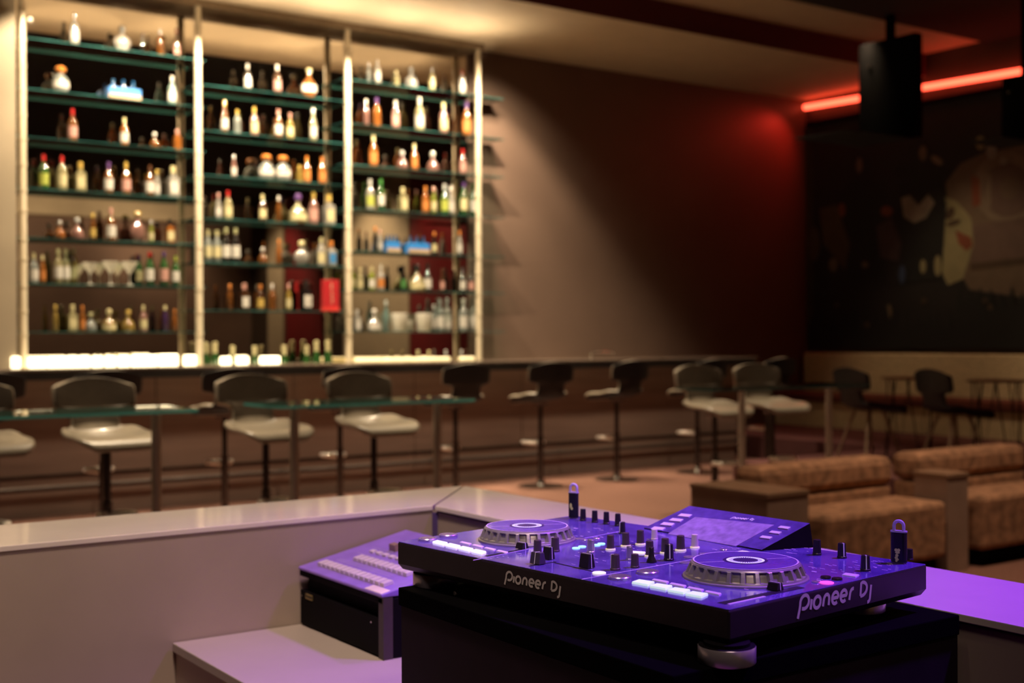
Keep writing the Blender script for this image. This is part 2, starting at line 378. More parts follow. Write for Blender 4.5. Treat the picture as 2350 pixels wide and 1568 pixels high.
for (bay, k), row in ROWS.items():
    items = [r.split() for r in row.split('|')]
    items.sort(key=lambda t: int(t[0]))
    tot = {}
    for t in items: tot[t[1]] = tot.get(t[1], 0)
    for i, t in enumerate(items):
        px, st, c, cap, lab, hp = int(t[0]), t[1], t[2], t[3], t[4], int(t[5])
        z = ZB if k == 8 else (shB if bay == 'middle' else shA)[k-1]
        Y = 10.95 if k == 8 else None
        d = dot(aY(px, 600, Y or YP), CF)
        h = hp * d / FPX
        if k == 8: h = max(h, .30) if st == 'c' else max(h, .24)
        shn = SHN[k] if not (bay == 'middle' and k == 6) else 'lowest shelf'
        desc = CODE[c][0] + ' ' + STY[st]
        if cap != '-': desc += ' with %s cap' % CODE[cap][0]
        if lab != '-' and cap == '-': desc += ' with %s label' % CODE[lab][0]
        bottle(st, px, h, z, c, cap, lab, '%s, %s along %s, %s bay' % (desc, names[i], shn, bay),
               'bottles and glasses on the %s of the %s bay' % (shn, bay), Y)
# red presentation box
X = aY(745, 600, YP-.0)[0]
bx = thing('presentation_box', 'tall red presentation box with cream lettering on the lowest middle shelf', 'box', (X+.02, YP+.0, shB[5]+.0012))
MB().box(-.078,.078,-.115,-.034,0,.30).build('box_body', mat('red lacquered card', (.26,.012,.016), .35), bx, bevel=.004)
MB().box(-.079,.079,-.116,-.0335,-.0,.035).build('lower_band', mat('bright red card', (.42,.03,.025), .4), bx)
b = MB()
rl = random.Random(11)
for i in range(6):                       # worn vertical run of cream characters, too small to read
    z0 = .245 - i*.034
    for k in range(3):
        x0 = rl.uniform(-.017, .004); b.box(x0, x0 + rl.uniform(.008,.014), -.1168, -.1152, z0 + k*.009, z0 + k*.009 + rl.uniform(.003,.006))
b.build('lettering', mat('cream print', (.5,.42,.3), .5), bx)

# ---------------------------------------------------------------- the bar
XB0, XB1 = 1.0, 10.04
bar = thing('bar_counter', 'long brown fronted bar counter with low foot rail in front of the shelves', 'bar', (5, 9.95, 0))
M_bar = mat('brown lacquered bar front', (.27,.195,.158), .42, noise=.15, ns=3, stretch=(.5,.5,6))
M_bronze = mat('dark bronze rail', (.055,.038,.03), .45, .4)
M_bartop = mat('polished bar top', (.10,.075,.06), .16, noise=.15, ns=8)
rel(MB().box(XB0, XB1, 9.66, 10.3, 1.125, 1.145).build('counter_top', M_bartop, bevel=.004), bar)
rel(MB().box(XB0, XB1-.03, 9.67, 10.28, 1.06, 1.125).build('counter_edge', mat('black edge band', (.008,.006,.006), .5)), bar)
b = MB(); x = XB0
while x < XB1-.06:
    x2 = min(x+1.21, XB1-.06); b.box(x+.004, x2-.004, 9.92, 9.98, .16, 1.06); x = x2
b.box(XB0, XB1-.06, 9.95, 10.25, .0, 1.06)
rel(b.build('front_panel', M_bar), bar)
rel(MB().box(XB0, XB1-.08, 9.96, 10.0, 0, .16).build('kick_plate', M_blackmatte), bar)
rel(MB().box(XB0, XB1-.06, 9.912, 9.921, .30, .325).build('trim_strip', M_bronze), bar)
rail = MB().tube([(XB0, 9.74, .24), (XB1-.1, 9.74, .24)], .022, 12)
x = XB0+.5
while x < XB1-.2:
    rail.tube([(x, 9.74, .24), (x, 9.93, .24)], .012, 8); x += 1.5
rel(rail.build('foot_rail', M_bronze, smooth=True), bar)
# small tap and rail on the counter
q = aY(1357, 812, 9.95)
tap = thing('counter_tap', 'small low metal tap lying along the dark right half of the bar top', 'tap', (q[0], 9.95, 1.145))
MB().lathe([(.02,0),(.02,.012),(.009,.02),(.009,.06)],12).build('tap_base', M_chrome, tap, smooth=True)
MB().tube([(0,0,.06),(.05,0,.075),(.28,0,.07),(.3,0,.05)], .009, 8).build('spout', M_chrome, tap, smooth=True)

# ---------------------------------------------------------------- stools
M_shellshade = mat('shaded beige shell back', (.085,.066,.048), .5, noise=.08, ns=30, spec=.3)  # shade on the front of the stool backs, put into the colour
M_shell = mat('beige lacquered shell', (.30,.255,.195), .30, noise=.06, ns=30, spec=.8, coat=.5)
M_shellback = mat('black shell back', (.006,.0055,.006), .5, noise=.2)
M_frest = mat('bright steel footrest', (.92,.86,.78), .36, .55, noise=.03)
M_post = mat('dark chrome post', (.10,.085,.08), .25, .9)
ROWSH = [(.215,-.020,.160),(.222,-.008,.200),(.19,.006,.228),(.11,.008,.243),(.0,.003,.245),(-.09,.004,.238),(-.15,.014,.215),(-.19,.042,.165),(-.215,.09,.146),(-.228,.14,.146),(-.236,.168,.152),(-.240,.178,.240),(-.243,.190,.249),(-.252,.26,.250),(-.258,.305,.249),(-.263,.345,.246),(-.264,.358,.243),(-.2645,.362,.236)]
def shell_mb(z0, sc=1.0):
    b = MB(); n = 12; vs = []
    for j, (y, z, hw) in enumerate(ROWSH):
        for k in range(n+1):
            u = -1 + 2*k/n
            yy, zz = y, z
            if j >= 8: yy += .055*u*u*(hw/.238)
            if 3 <= j <= 7: zz += .022*u*u + (.03*abs(u)**3 if j in (5,6) else 0)
            if j >= 14: zz -= .042*u*u*(.4 if j == 14 else 1)
            vs.append((u*hw*sc, yy*sc, z0 + zz*sc))
    m = n+1
    b.add(vs, [(j*m+k, j*m+k+1, (j+1)*m+k+1, (j+1)*m+k) for j in range(len(ROWSH)-1) for k in range(n)])
    return b
def make_shell(z0, parent, rear, seat, back, rim, sc=1.0):
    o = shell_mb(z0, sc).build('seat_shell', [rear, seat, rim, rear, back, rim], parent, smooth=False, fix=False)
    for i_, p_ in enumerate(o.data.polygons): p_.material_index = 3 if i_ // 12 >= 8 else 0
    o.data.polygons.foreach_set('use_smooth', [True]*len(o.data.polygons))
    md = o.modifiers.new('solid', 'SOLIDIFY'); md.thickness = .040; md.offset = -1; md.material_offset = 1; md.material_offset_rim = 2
    sd = o.modifiers.new('sub', 'SUBSURF'); sd.levels = 1; sd.render_levels = 1
    return o
def make_stool(label, group):
    t = thing('bar_stool', label, 'stool', group=group)
    make_shell(.785, t, M_shellback, M_shell, M_shellshade, M_shell)
    MB().lathe([(.028,.02),(.028,.46),(.021,.465),(.021,.74),(.07,.755),(.075,.765)], 18).build('post', M_post, t, smooth=True)
    MB().lathe([(.215,0),(.215,.008),(.19,.016),(.05,.03),(.034,.06)], 32).build('base_plate', M_chrome, t, smooth=True)
    pts = [(.0,.03,.40)] + [(.13*math.sin(a), .10+.10*-math.cos(a)*-1 if False else .075+.11*(1-math.cos(a))/2*1.0, .40) for a in (.5,)] 
    loop = [(-.02,.02,.395),(-.075,.07,.40),(-.10,.13,.40),(-.085,.18,.40),(0,.19,.40),(.085,.18,.40),(.10,.13,.40),(.075,.07,.40),(.02,.02,.395)]
    MB().tube(loop, .017, 10).build('footrest', M_frest, t, smooth=True)
    return t
stool = None
xs = (-40, 235, 515, 780, 1045, 1240, 1415, 1600, 1760)
lab = ['beige and black bar stool, leftmost along the bar, mostly cut by the frame',
       'beige and black bar stool at the bar, directly behind the leftmost whole table stool',
       'bar stool at the bar, seat pointing left just left of the second table stool',
       'bar stool at the bar, behind the left leg of the middle glass table',
       'bar stool with black back rising over the right end of the middle glass table',
       'bar stool at the bar, fully visible first black back right of the shelves',
       'bar stool at the bar, fully visible second black back right of the shelves',
       'bar stool at the bar, hidden behind the left table stool of the right glass table',
       'bar stool at the bar, farthest right, behind the right glass table']
for i, x in enumerate(xs):
    p = aY(x, 900, 9.2); rz = random.uniform(-.1,.1)
    if stool is None:
        stool = make_stool(lab[i], 'stools along the bar'); stool.location = (p[0], 9.2, 0); stool.rotation_euler = (0,0,rz)
    else: dup(stool, (p[0], 9.2, .0 if p[0] < 10.2 else .25), rz, lab[i], 'stools along the bar')
tl = ['beige stool facing the left glass table, cut by the left frame edge',
      'beige stool with curved back behind the left glass table',
      'beige stool behind the left leg of the middle glass table, wide curved back',
      'beige stool behind the middle glass table, near its centre',
      'beige stool behind the right glass table, left one of two',
      'beige stool behind the right glass table, right one of two, behind its leg']
for i, (x, rz) in enumerate([(-46,.10),(246,.08),(610,.05),(858,.02),(1640,-.05),(1772,-.12)]):
    p = aY(x, 1000, 6.98)
    dup(stool, (p[0], 6.98, 0), PI+rz, tl[i], 'stools at the high glass tables')

# ---------------------------------------------------------------- high glass tables
M_tglass = glass_sheet('clear table glass', (.86,.95,.93))
def high_table(x0, x1, y0, y1, legs, label, em=None):
    t = thing('high_table', label, 'table', ((x0+x1)/2, (y0+y1)/2, 0), group='high glass tables')
    cx, cy = (x0+x1)/2, (y0+y1)/2; hx, hy = (x1-x0)/2, (y1-y0)/2
    P = []
    for (sx, sy) in ((-1,-1),(1,-1),(1,1),(-1,1)):
        for k in range(5):
            a0 = {(-1,-1):PI,(1,-1):1.5*PI,(1,1):0,(-1,1):.5*PI}[(sx,sy)] + k*PI/8
            P.append((sx*(hx-.05)+.05*math.cos(a0), sy*(hy-.05)+.05*math.sin(a0)))
    n = len(P); b = MB(); z0, z1 = .985, 1.0
    vs = [(x,y,z0) for x,y in P] + [(x,y,z1) for x,y in P]
    b.add(vs, [tuple(range(n-1,-1,-1)), tuple(range(n,2*n))], 0)
    b.add(vs, [(i,(i+1)%n,(i+1)%n+n,i+n) for i in range(n)], 1)
    b.build('glass_top', [M_tglass, em or M_tedge], t, fix=False)
    for lx in legs:
        MB().lathe([(.16,0),(.16,.01),(.03,.016),(.026,.03),(.026,.972),(.05,.975),(.05,.985)], 22, (lx-cx, 0, 0)).build('leg', M_brush, t, smooth=True)
TY0, TY1 = 6.2, 6.72
xr = lambda x, Y: aY(x, 900, Y)[0]
high_table(.95, xr(462,TY0), TY0, TY1, (1.25, xr(358,6.46)), 'high clear glass table at the far left, cut by the frame')
high_table(xr(640,TY0), xr(1098,TY0), TY0, TY1, (xr(675,6.46), xr(1003,6.46)), 'middle high glass table with two steel legs and bright teal edge')
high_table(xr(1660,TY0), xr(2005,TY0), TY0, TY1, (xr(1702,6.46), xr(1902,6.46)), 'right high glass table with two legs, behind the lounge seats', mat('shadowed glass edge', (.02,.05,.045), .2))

# ---------------------------------------------------------------- lounge seats, side boxes
M_fab = mat('mottled tan fabric', (.33,.18,.10), .95, noise=.45, ns=16, bump=.4)
M_fabd = mat('dark red fabric', (.13,.03,.02), .95, noise=.3, ns=30)
def lounge(dx, label):
    t = thing('lounge_seat', label, 'sofa', (5.6+dx, 4.65, 0), group='low lounge seats')
    MB().box(-.52,.50,-.25,.12,.10,.42).build('seat_cushion', M_fab, t, bevel=.03)
    MB().box(-.60,.50,.135,.33,.06,.475).build('lower_backrest', M_fab, t, bevel=.02)
    MB().box(-.61,.51,.125,.345,.48,.648).build('upper_backrest', M_fab, t, bevel=.045)
    MB().box(-.48,.46,-.2,.30,0,.10).build('plinth', M_blackmatte, t)
lounge(0, 'nearer low lounge seat in mottled tan fabric, left of two')
lounge(1.36, 'further right low lounge seat in mottled tan fabric, cut by the frame edge')
M_boxt = mat('brown laminate box', (.30,.21,.16), .5, noise=.15, ns=6)
def sidebox(x0, x1, y0, y1, label):
    t = thing('side_box', label, 'table', ((x0+x1)/2,(y0+y1)/2,0), group='box tables beside lounge seats')
    hx, hy = (x1-x0)/2, (y1-y0)/2
    MB().box(-hx,hx,-hy,hy,.545,.57).build('box_top', mat('tan laminate top', (.25,.16,.10), .4, noise=.1), t, bevel=.004)
    MB().box(-hx+.006,hx-.006,-hy+.006,hy-.006,0,.545).build('box_body', M_boxt, t)
sidebox(4.65, 4.965, 4.41, 4.98, 'brown box side table left of the nearer lounge seat')
sidebox(6.13, 6.335, 4.42, 4.66, 'brown box side table between the two lounge seats')

# ---------------------------------------------------------------- far cafe corner: banquette, chairs, tables
M_banq = mat('woven beige banquette fabric', (.58,.45,.29), .9, noise=.28, ns=14, stretch=(1,2,8), bump=.3)
bq = thing('banquette', 'long beige woven wall banquette with dark red seat along the far wall', 'sofa', (12.4, 7.5, .25))
def bqp(n, m, *a, bev=0): return rel(MB().box(*a).build(n, m, bevel=bev), bq)
bqp('backrest', M_banq, XF-.14, XF-.01, 4.4, 11.18, .62, 1.155, bev=.02)
bqp('seat_cushion', M_fabd, XF-.70, XF-.14, 4.4, 11.18, .56, .66, bev=.02)
bqp('base_front', M_banq, XF-.66, XF-.14, 4.4, 11.18, .25, .56)
M_legs = mat('tan wooden leg', (.30,.20,.13), .5)
M_ant = mat('black lacquered shell', (.006,.006,.009), .45, spec=.3)
def cafe_chair(label, loc, rz, first=None):
    if first: return dup(first, loc, rz, label, 'black cafe chairs')
    t = thing('cafe_chair', label, 'chair', loc, rz, 'black cafe chairs')
    make_shell(.45, t, M_shellback, M_ant, M_ant, M_ant, 1.07)
    for sx in (-1,1):
        for sy in (-1,1):
            MB().tube([(sx*.10, sy*.08-.01, .445),(sx*.215, sy*.20-.01, 0)], [.016,.010], 10).build('leg', M_legs, t, smooth=True)
    return t
pa = aZ(1988, 945, .69); pb = aZ(2182, 955, .69)
c1 = cafe_chair('black cafe chair with waisted back, left of two before the banquette', (pa[0]+.05, pa[1], .25), -PI/2-.25)
cafe_chair('black cafe chair with waisted back and tan legs, right of two before the banquette', (pb[0]+.05, pb[1], .25), -PI/2-.35, c1)
M_wire = mat('thin black wire', (.02,.015,.012), .4, .6)
def cafe_table(label, loc, first=None):
    if first: return dup(first, loc, .3, label, 'cafe tables at the banquette')
    t = thing('cafe_table', label, 'table', loc, .3, 'cafe tables at the banquette')
    MB().lathe([(.24,.712),(.25,.716),(.25,.726),(.24,.73)], 32).build('table_top', mat('tan brown table top', (.26,.17,.09), .5), t, smooth=True)
    for k in range(4):
        a = PI/4 + k*PI/2; r0, r1 = .17, .22
        e = (-math.sin(a)*.09, math.cos(a)*.09)
        MB().tube([(r0*math.cos(a)-e[0], r0*math.sin(a)-e[1], .705),(r1*math.cos(a), r1*math.sin(a), .008),(r0*math.cos(a)+e[0], r0*math.sin(a)+e[1], .705)], .009, 8).build('hairpin_leg', M_wire, t, smooth=True)
    return t
pt = aZ(2085, 866, .98); t1 = cafe_table('small dark cafe table on hairpin legs, behind the left cafe chair', (pt[0], pt[1], .25))
pt = aZ(2285, 872, .98); cafe_table('small dark cafe table on hairpin legs, behind the right cafe chair', (pt[0], pt[1], .25), t1)

# ---------------------------------------------------------------- mural, red light tube, speaker
mur = MB(); MX = XF-.035
mcols = [('mural black ground',(.010,.007,.008)),('mural tan',(.12,.08,.055)),('mural pale tan',(.17,.12,.085)),('mural rose grey',(.11,.066,.054)),('mural white shirt',(.22,.185,.15)),
         ('mural olive',(.22,.185,.10)),('mural rust',(.16,.04,.02)),('mural figure black',(.006,.005,.006)),('mural violet brown',(.05,.026,.03)),('mural dull blue',(.03,.045,.10)),('mural brown',(.06,.035,.02))]
y_l, y_r = 11.1, 4.4
mur.add([(MX,y_l,1.2),(MX,y_r,1.2),(MX,y_r,4.12),(MX,y_l,4.12)], [(0,1,2,3)], 0)
lay = [0]
def mp(pts, ci):
    lay[0] += 1; X = MX - .0006*lay[0]
    mur.add([aX(x, y, X) for x, y in pts], [tuple(range(len(pts)))], ci)
def me(cx, cy, rx, ry, ci, n=18, rot=0):
    mp([(cx + rx*math.cos(2*PI*k/n)*math.cos(rot) - ry*math.sin(2*PI*k/n)*math.sin(rot), cy + rx*math.cos(2*PI*k/n)*math.sin(rot) + ry*math.sin(2*PI*k/n)*math.cos(rot)) for k in range(n)], ci)
mp([(2170,420),(2205,375),(2260,350),(2420,320),(2480,560),(2470,700),(2225,665),(2190,600)], 1)
me(2310,430,78,82,2); me(2312,436,58,62,3); me(2318,432,24,26,1)
mp([(2215,520),(2480,480),(2480,575),(2232,608)], 3); mp([(2225,605),(2480,575),(2480,590),(2228,622)], 10)
mp([(2262,400),(2276,398),(2274,475),(2258,480)], 2); mp([(2228,400),(2248,410),(2250,470),(2232,475)], 6)
mp([(2068,452),(2090,445),(2112,470),(2135,440),(2148,462),(2128,505),(2100,515),(2072,500)], 4)
mp([(2158,448),(2196,462),(2228,500),(2235,560),(2210,640),(2175,655),(2150,600)], 5)
mp([(2192,528),(2228,545),(2232,565),(2218,576),(2200,560)], 6)
me(2180,490,10,16,10,12,.5); me(2188,512,18,7,10,12,-.3)
me(1975,375,20,30,7); mp([(1925,450),(1950,415),(2000,410),(2030,440),(2042,520),(2030,640),(1950,640),(1930,540)], 7); me(1972,380,7,18,3)
me(2112,395,62,24,7); me(2108,350,22,32,7); mp([(2065,420),(2160,415),(2172,470),(2160,640),(2080,650),(2060,500)], 7); me(2118,352,9,18,1); me(2150,368,16,8,2,12,.6)
mp([(2068,455),(2088,448),(2108,472),(2130,446),(2145,465),(2125,500),(2098,512),(2074,498)], 4)
mp([(2012,520),(2045,500),(2068,560),(2060,600),(2020,590)], 8); me(2035,485,14,12,6); me(1932,482,8,16,6)
mp([(1880,480),(1920,470),(1950,560),(1940,620),(1890,560)], 10); me(1868,560,14,40,10)
me(2070,630,8,22,9); me(2118,612,7,16,5); me(2152,610,8,24,5); me(1912,608,10,16,1); me(1985,608,8,8,1); me(2040,715,7,17,1)
me(2250,328,11,16,5); me(2275,345,12,22,4); me(2302,370,9,9,4)
crowd = [(1855,800)]
xx = 1855
for k in range(26):
    hgt = (720 if xx < 2180 else 672)
    crowd += [(xx+2, hgt+random.uniform(10,40)), (xx+11, hgt-random.uniform(0,26)), (xx+20, hgt+random.uniform(10,40))]; xx += 24
crowd += [(xx, 800)]
mp(crowd, 7)
for (x,y) in ((2260,690),(2272,705),(1920,700),(1990,745),(2120,690)): me(x,y,6,6,10,10)
mo = mur.build('wall_mural', [mat(n, c, .75, noise=.12, ns=6) for n, c in mcols], fix=False)
tag(mo, 'dark painted mural of shadowy figures and a round machine on the far wall', 'mural')

rt = thing('red_light_tube', 'glowing red light tube running along the top of the far mural', 'light', (XF-.06, 8, 4.37))
pL = aX(1845, 247, XF-.08); pR = aX(2350, 162, XF-.08)
ze = (pL[2]+pR[2])/2
M_red = mat('red neon glow', (.6,.05,.03), .4, em=(1.0,.075,.035), es=5.5)
rel(MB().tube([(XF-.08, min(pL[1],YM-.03), pL[2]), (XF-.08, pR[1], pR[2]), (XF-.08, 4.6, pR[2]-.06)], .036, 12).build('neon_tube', M_red, smooth=True), rt)
rel(MB().box(XF-.06, XF, 4.6, YM-.02, 4.12, 4.17).build('mount_channel', M_blackmatte), rt)

def speaker(x, y0, y1, z0, z1, label, rz=0):
    t = thing('hanging_speaker', label, 'speaker', (x, (y0+y1)/2, z0), rz)
    w = (y1-y0)/2; h = z1-z0
    MB().box(-.02,.10,-w,w,0,h).build('cabinet', M_blackmatte, t, bevel=.02)
    MB().box(-.03,-.021,-w+.03,w-.03,.03,h-.03).build('grille', mat('black speaker mesh', (.005,.005,.005), .8, noise=.5, ns=120), t)
    MB().lathe([(.02,0),(.02,.01),(0,.01)],12).build('badge', M_chrome, t).location = (-.033, w*.55, h*.75)
    t.children[-1].rotation_euler = (0,-PI/2,0)
    MB().box(.02,.08,-.04,.04,h,ZC-z0-(.0 if y0 > 8.53 else .04)).build('bracket', M_blackmatte, t)
    return t
s1 = aX(1972, 105, 10.6); s2 = aX(2105, 312, 10.6)
speaker(10.6, s2[1], s1[1], s2[2], s1[2], 'large black loudspeaker hanging in front of the far wall between red tubes', .0)
s3 = aX(2300, 180, 10.2); s4 = aX(2400, 320, 10.2)
speaker(10.2, s4[1], s3[1], s4[2], s3[2], 'black loudspeaker hanging at the right frame edge below the red tube')

# ---------------------------------------------------------------- DJ booth
BY0, BY1, BX0, BX1, BT = 2.65, 2.957, 1.615, 1.90, .945
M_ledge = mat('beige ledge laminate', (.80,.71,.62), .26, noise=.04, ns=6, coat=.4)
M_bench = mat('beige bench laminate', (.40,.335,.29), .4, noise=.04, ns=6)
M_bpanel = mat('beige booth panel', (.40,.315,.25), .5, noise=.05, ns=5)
booth = thing('dj_booth', 'beige laminate booth wall with wide flat ledge around the controller', 'booth', (1.75, 2.8, 0))
g = .004
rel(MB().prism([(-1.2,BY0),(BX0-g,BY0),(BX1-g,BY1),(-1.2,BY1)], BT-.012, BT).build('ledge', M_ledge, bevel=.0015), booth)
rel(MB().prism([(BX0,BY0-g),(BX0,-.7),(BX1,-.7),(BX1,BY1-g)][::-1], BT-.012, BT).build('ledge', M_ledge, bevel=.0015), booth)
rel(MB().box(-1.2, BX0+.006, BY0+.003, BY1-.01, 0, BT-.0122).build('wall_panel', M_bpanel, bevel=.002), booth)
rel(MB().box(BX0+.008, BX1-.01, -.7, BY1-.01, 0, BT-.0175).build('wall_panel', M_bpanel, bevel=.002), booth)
rel(MB().box(BX0+.02, BX1-.02, -.7, BY1-.02, BT-.0175, BT-.012).build('shadow_gap', M_blackmatte), booth)
rel(MB().box(BX0-.004, BX0+.008, BY0-.004, BY0+.007, .7015, BT-.0175).build('corner_seal', mat('violet sealant', (.10,.06,.22), .5), None), booth)
BN = .70
bench = thing('booth_bench', 'beige topped low bench inside the booth, under the lighting console', 'bench', (1.28, 2.2, 0))
rel(MB().box(.947, BX0, 1.82, BY0-.001, BN-.02, BN).build('bench_top', M_bench, bevel=.002), bench)
rel(MB().box(.955, BX0, 1.82, BY0-.001, 0, BN-.02).build('bench_body', M_bpanel), bench)
sx = aZ(905,1370,BT); 
st = thing('controller_stand', 'black box stand under the controller inside the booth', 'stand', (1.3, 1.5, 0))
SX0, SY0, SY1 = 1.035, 1.14, 1.815
rel(MB().box(SX0, BX0-.006, SY0, SY1, BT-.03, BT).build('stand_top', mat('black stand top', (.0012,.001,.0012), .9, spec=.03), bevel=.002), st)
rel(MB().box(SX0+.004, BX0-.006, SY0+.004, SY1-.004, 0, BT-.031).build('stand_body', mat('dark plum laminate', (.014,.006,.013), .6, noise=.2, spec=.2), None), st)

# rack unit and lighting console on the bench
RX, RY0, RY1, RZ = 1.248, 2.245, 2.642, .832
rack = thing('rack_unit', 'black rack unit with gold nameplate on the bench under the lighting console', 'amplifier', (RX, 2.45, BN))
M_rack = mat('black rack steel', (.003,.002,.003), .7, noise=.2, spec=.1)
def rp(n, m, *a, bev=0): return rel(MB().box(*a).build(n, m, bevel=bev), rack)
rp('case', M_rack, RX+.02, RX+.33, RY0, RY1, BN, RZ-.006, bev=.003)
rp('front_panel', M_rack, RX, RX+.02, RY0+.022, RY1, BN+.004, RZ-.05, bev=.002)
rp('front_lip', M_rack, RX-.002, RX+.02, RY0+.004, RY1, RZ-.018, RZ-.004, bev=.002)
rp('side_post', mat('grey brown edge', (.05,.036,.034), .5), RX-.002, RX+.02, RY0, RY0+.021, BN, RZ-.004)
gp = rp('nameplate', mat('brass plate', (.62,.5,.2), .3, .9), RX-.0015, RX, 2.577, 2.612, RZ-.066, RZ-.054)
b = MB()
for k in range(6):
    y = 2.609 - k*.0055; b.box(RX-.0022, RX-.0015, y-.0035, y, RZ-.0635, RZ-.0565 + (.002 if k == 0 else 0))
rel(b.build('nameplate_lettering', mat('dark print', (.05,.04,.02), .5)), rack)
for y in (2.635, 2.628): rel(MB().lathe([(.002,0),(.002,.001)],10).build('screw', M_chrome), rack)
sc_ = [c for c in rack.children if c.name.startswith('screw')]
for c, y in zip(sc_, (2.632, 2.300)):
    c.location = (RX-.0005-rack.location[0], y-rack.location[1], RZ-.063-rack.location[2]); c.rotation_euler = (0,-PI/2,0)
# console: tilted panel
KX0, KX1, KZ0, KZ1 = RX-.006, 1.53, RZ+.003, RZ+.062
con = thing('lighting_console', 'tilted lighting console with rows of pale buttons beside the booth wall', 'console', (KX0, 2.45, RZ))
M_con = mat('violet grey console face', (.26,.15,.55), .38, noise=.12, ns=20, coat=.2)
b = MB(); b.hexa([(KX0,RY0,RZ-.003),(KX1,RY0,RZ-.003),(KX1,RY1,RZ-.003),(KX0,RY1,RZ-.003)], [(KX0,RY0,KZ0),(KX1,RY0,KZ1),(KX1,RY1,KZ1),(KX0,RY1,KZ0)])
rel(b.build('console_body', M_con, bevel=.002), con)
kn = cross([KX1-KX0,0,KZ1-KZ0],[0,1,0]); L = math.sqrt(dot(kn,kn)); kn = [v/L for v in kn]
def kp(u, v, off=0.):   # u along -Y from the wall end (m), v up the slope (m)
    sl = math.sqrt((KX1-KX0)**2+(KZ1-KZ0)**2); dx, dz = (KX1-KX0)/sl, (KZ1-KZ0)/sl
    return [KX0+dx*v+kn[0]*off, RY1-u+kn[1]*off, KZ0+dz*v+kn[2]*off]
M_kbtn = mat('pale lilac button', (.62,.52,.58), .35, noise=.05)
def kbtn(u, v, w, d, h=.005, name='button', m=None):
    b = MB(); lo = [kp(u,v),kp(u+w,v),kp(u+w,v+d),kp(u,v+d)]; hi = [kp(u+w*.06,v+d*.06,h),kp(u+w*.94,v+d*.06,h),kp(u+w*.94,v+d*.94,h),kp(u+w*.06,v+d*.94,h)]
    b.hexa(lo, hi); return rel(b.build(name, m or M_kbtn, bevel=.0008), con)
for k in range(14): kbtn(.045+k*.0225, .028, .019, .026, .008)
for k in range(11): kbtn(.10+k*.0225, .092, .019, .026, .008)
for k in range(5): kbtn(.08+k*.03, .145, .020, .013)
for k in range(6): kbtn(.215+k*.0225, .148, .019, .022, .007)
for k in range(7): kbtn(.19+k*.028, .185, .020, .014)
for k in range(6): kbtn(.20+k*.027, .215, .020, .014)
kbtn(.118, .178, .03, .016, .016, 'key_switch', mat('tan knob', (.25,.16,.12), .4))
kbtn(.315, .002, .075, .024, .0015, 'taped_label', mat('cream tape', (.75,.62,.56), .6))
b = MB()
for v in (.075,.083,.13,.172): b.add([kp(.05,v,.0006),kp(.30,v,.0006),kp(.30,v+.0012,.0006),kp(.05,v+.0012,.0006)], [(0,1,2,3)])
rel(b.build('printed_lines', mat('lilac print', (.5,.42,.6), .6), fix=False), con)

# ---------------------------------------------------------------- DJ controller
CT, CB = 1.017, .970
QA, QB, QC, QD = aZ(912,1243,CT), aZ(1673,1400,CT), aZ(2127,1295,CT), aZ(1315,1183,CT)
CX = sum(q[0] for q in (QA,QB,QC,QD))/4; CY = sum(q[1] for q in (QA,QB,QC,QD))/4
CA = math.radians(-82.6)
ctrl = thing('dj_controller', 'black two deck controller with jog wheels, purple lit, standing on the black stand', 'controller', (CX, CY, BT), CA)
ca, sa = math.cos(CA), math.sin(CA)
def Lc(p):  # world -> controller local
    x, y = p[0]-CX, p[1]-CY
    return (x*ca + y*sa, -x*sa + y*ca, p[2]-BT)
def cpart(mb, name, m, parent=None, **k):   # mesh given in world coordinates
    mb.v = [Lc(p) for p in mb.v]
    return mb.build(name, m, parent or ctrl, **k)
def cl(px, py, z=None): return Lc(aZ(px, py, CT if z is None else z))
TZ = CT - BT; BZ = CB - BT
corn = [Lc(q) for q in (QA,QB,QC,QD)]
mx_ = [sum(c[0] for c in corn)/4, sum(c[1] for c in corn)/4]
def inset(c, d): 
    return (c[0] - math.copysign(d, c[0]-mx_[0]), c[1] - math.copysign(d, c[1]-mx_[1]))
b = MB()
lo = [inset(c, .006) + (BZ,) for c in corn]; mid = [(c[0],c[1],BZ+.010) for c in corn]; hi = [(c[0],c[1],TZ-.0015) for c in corn]
vs = lo + mid + hi
fs = [(3,2,1,0),(8,9,10,11)]
for r_ in (0,4):
    for i in range(4): fs.append((r_+i, r_+(i+1)%4, r_+4+(i+1)%4, r_+4+i))
b.add(vs, fs); b.build('body', mat('black controller shell', (.016,.010,.016), .42, noise=.15, ns=40), ctrl, bevel=.0025)
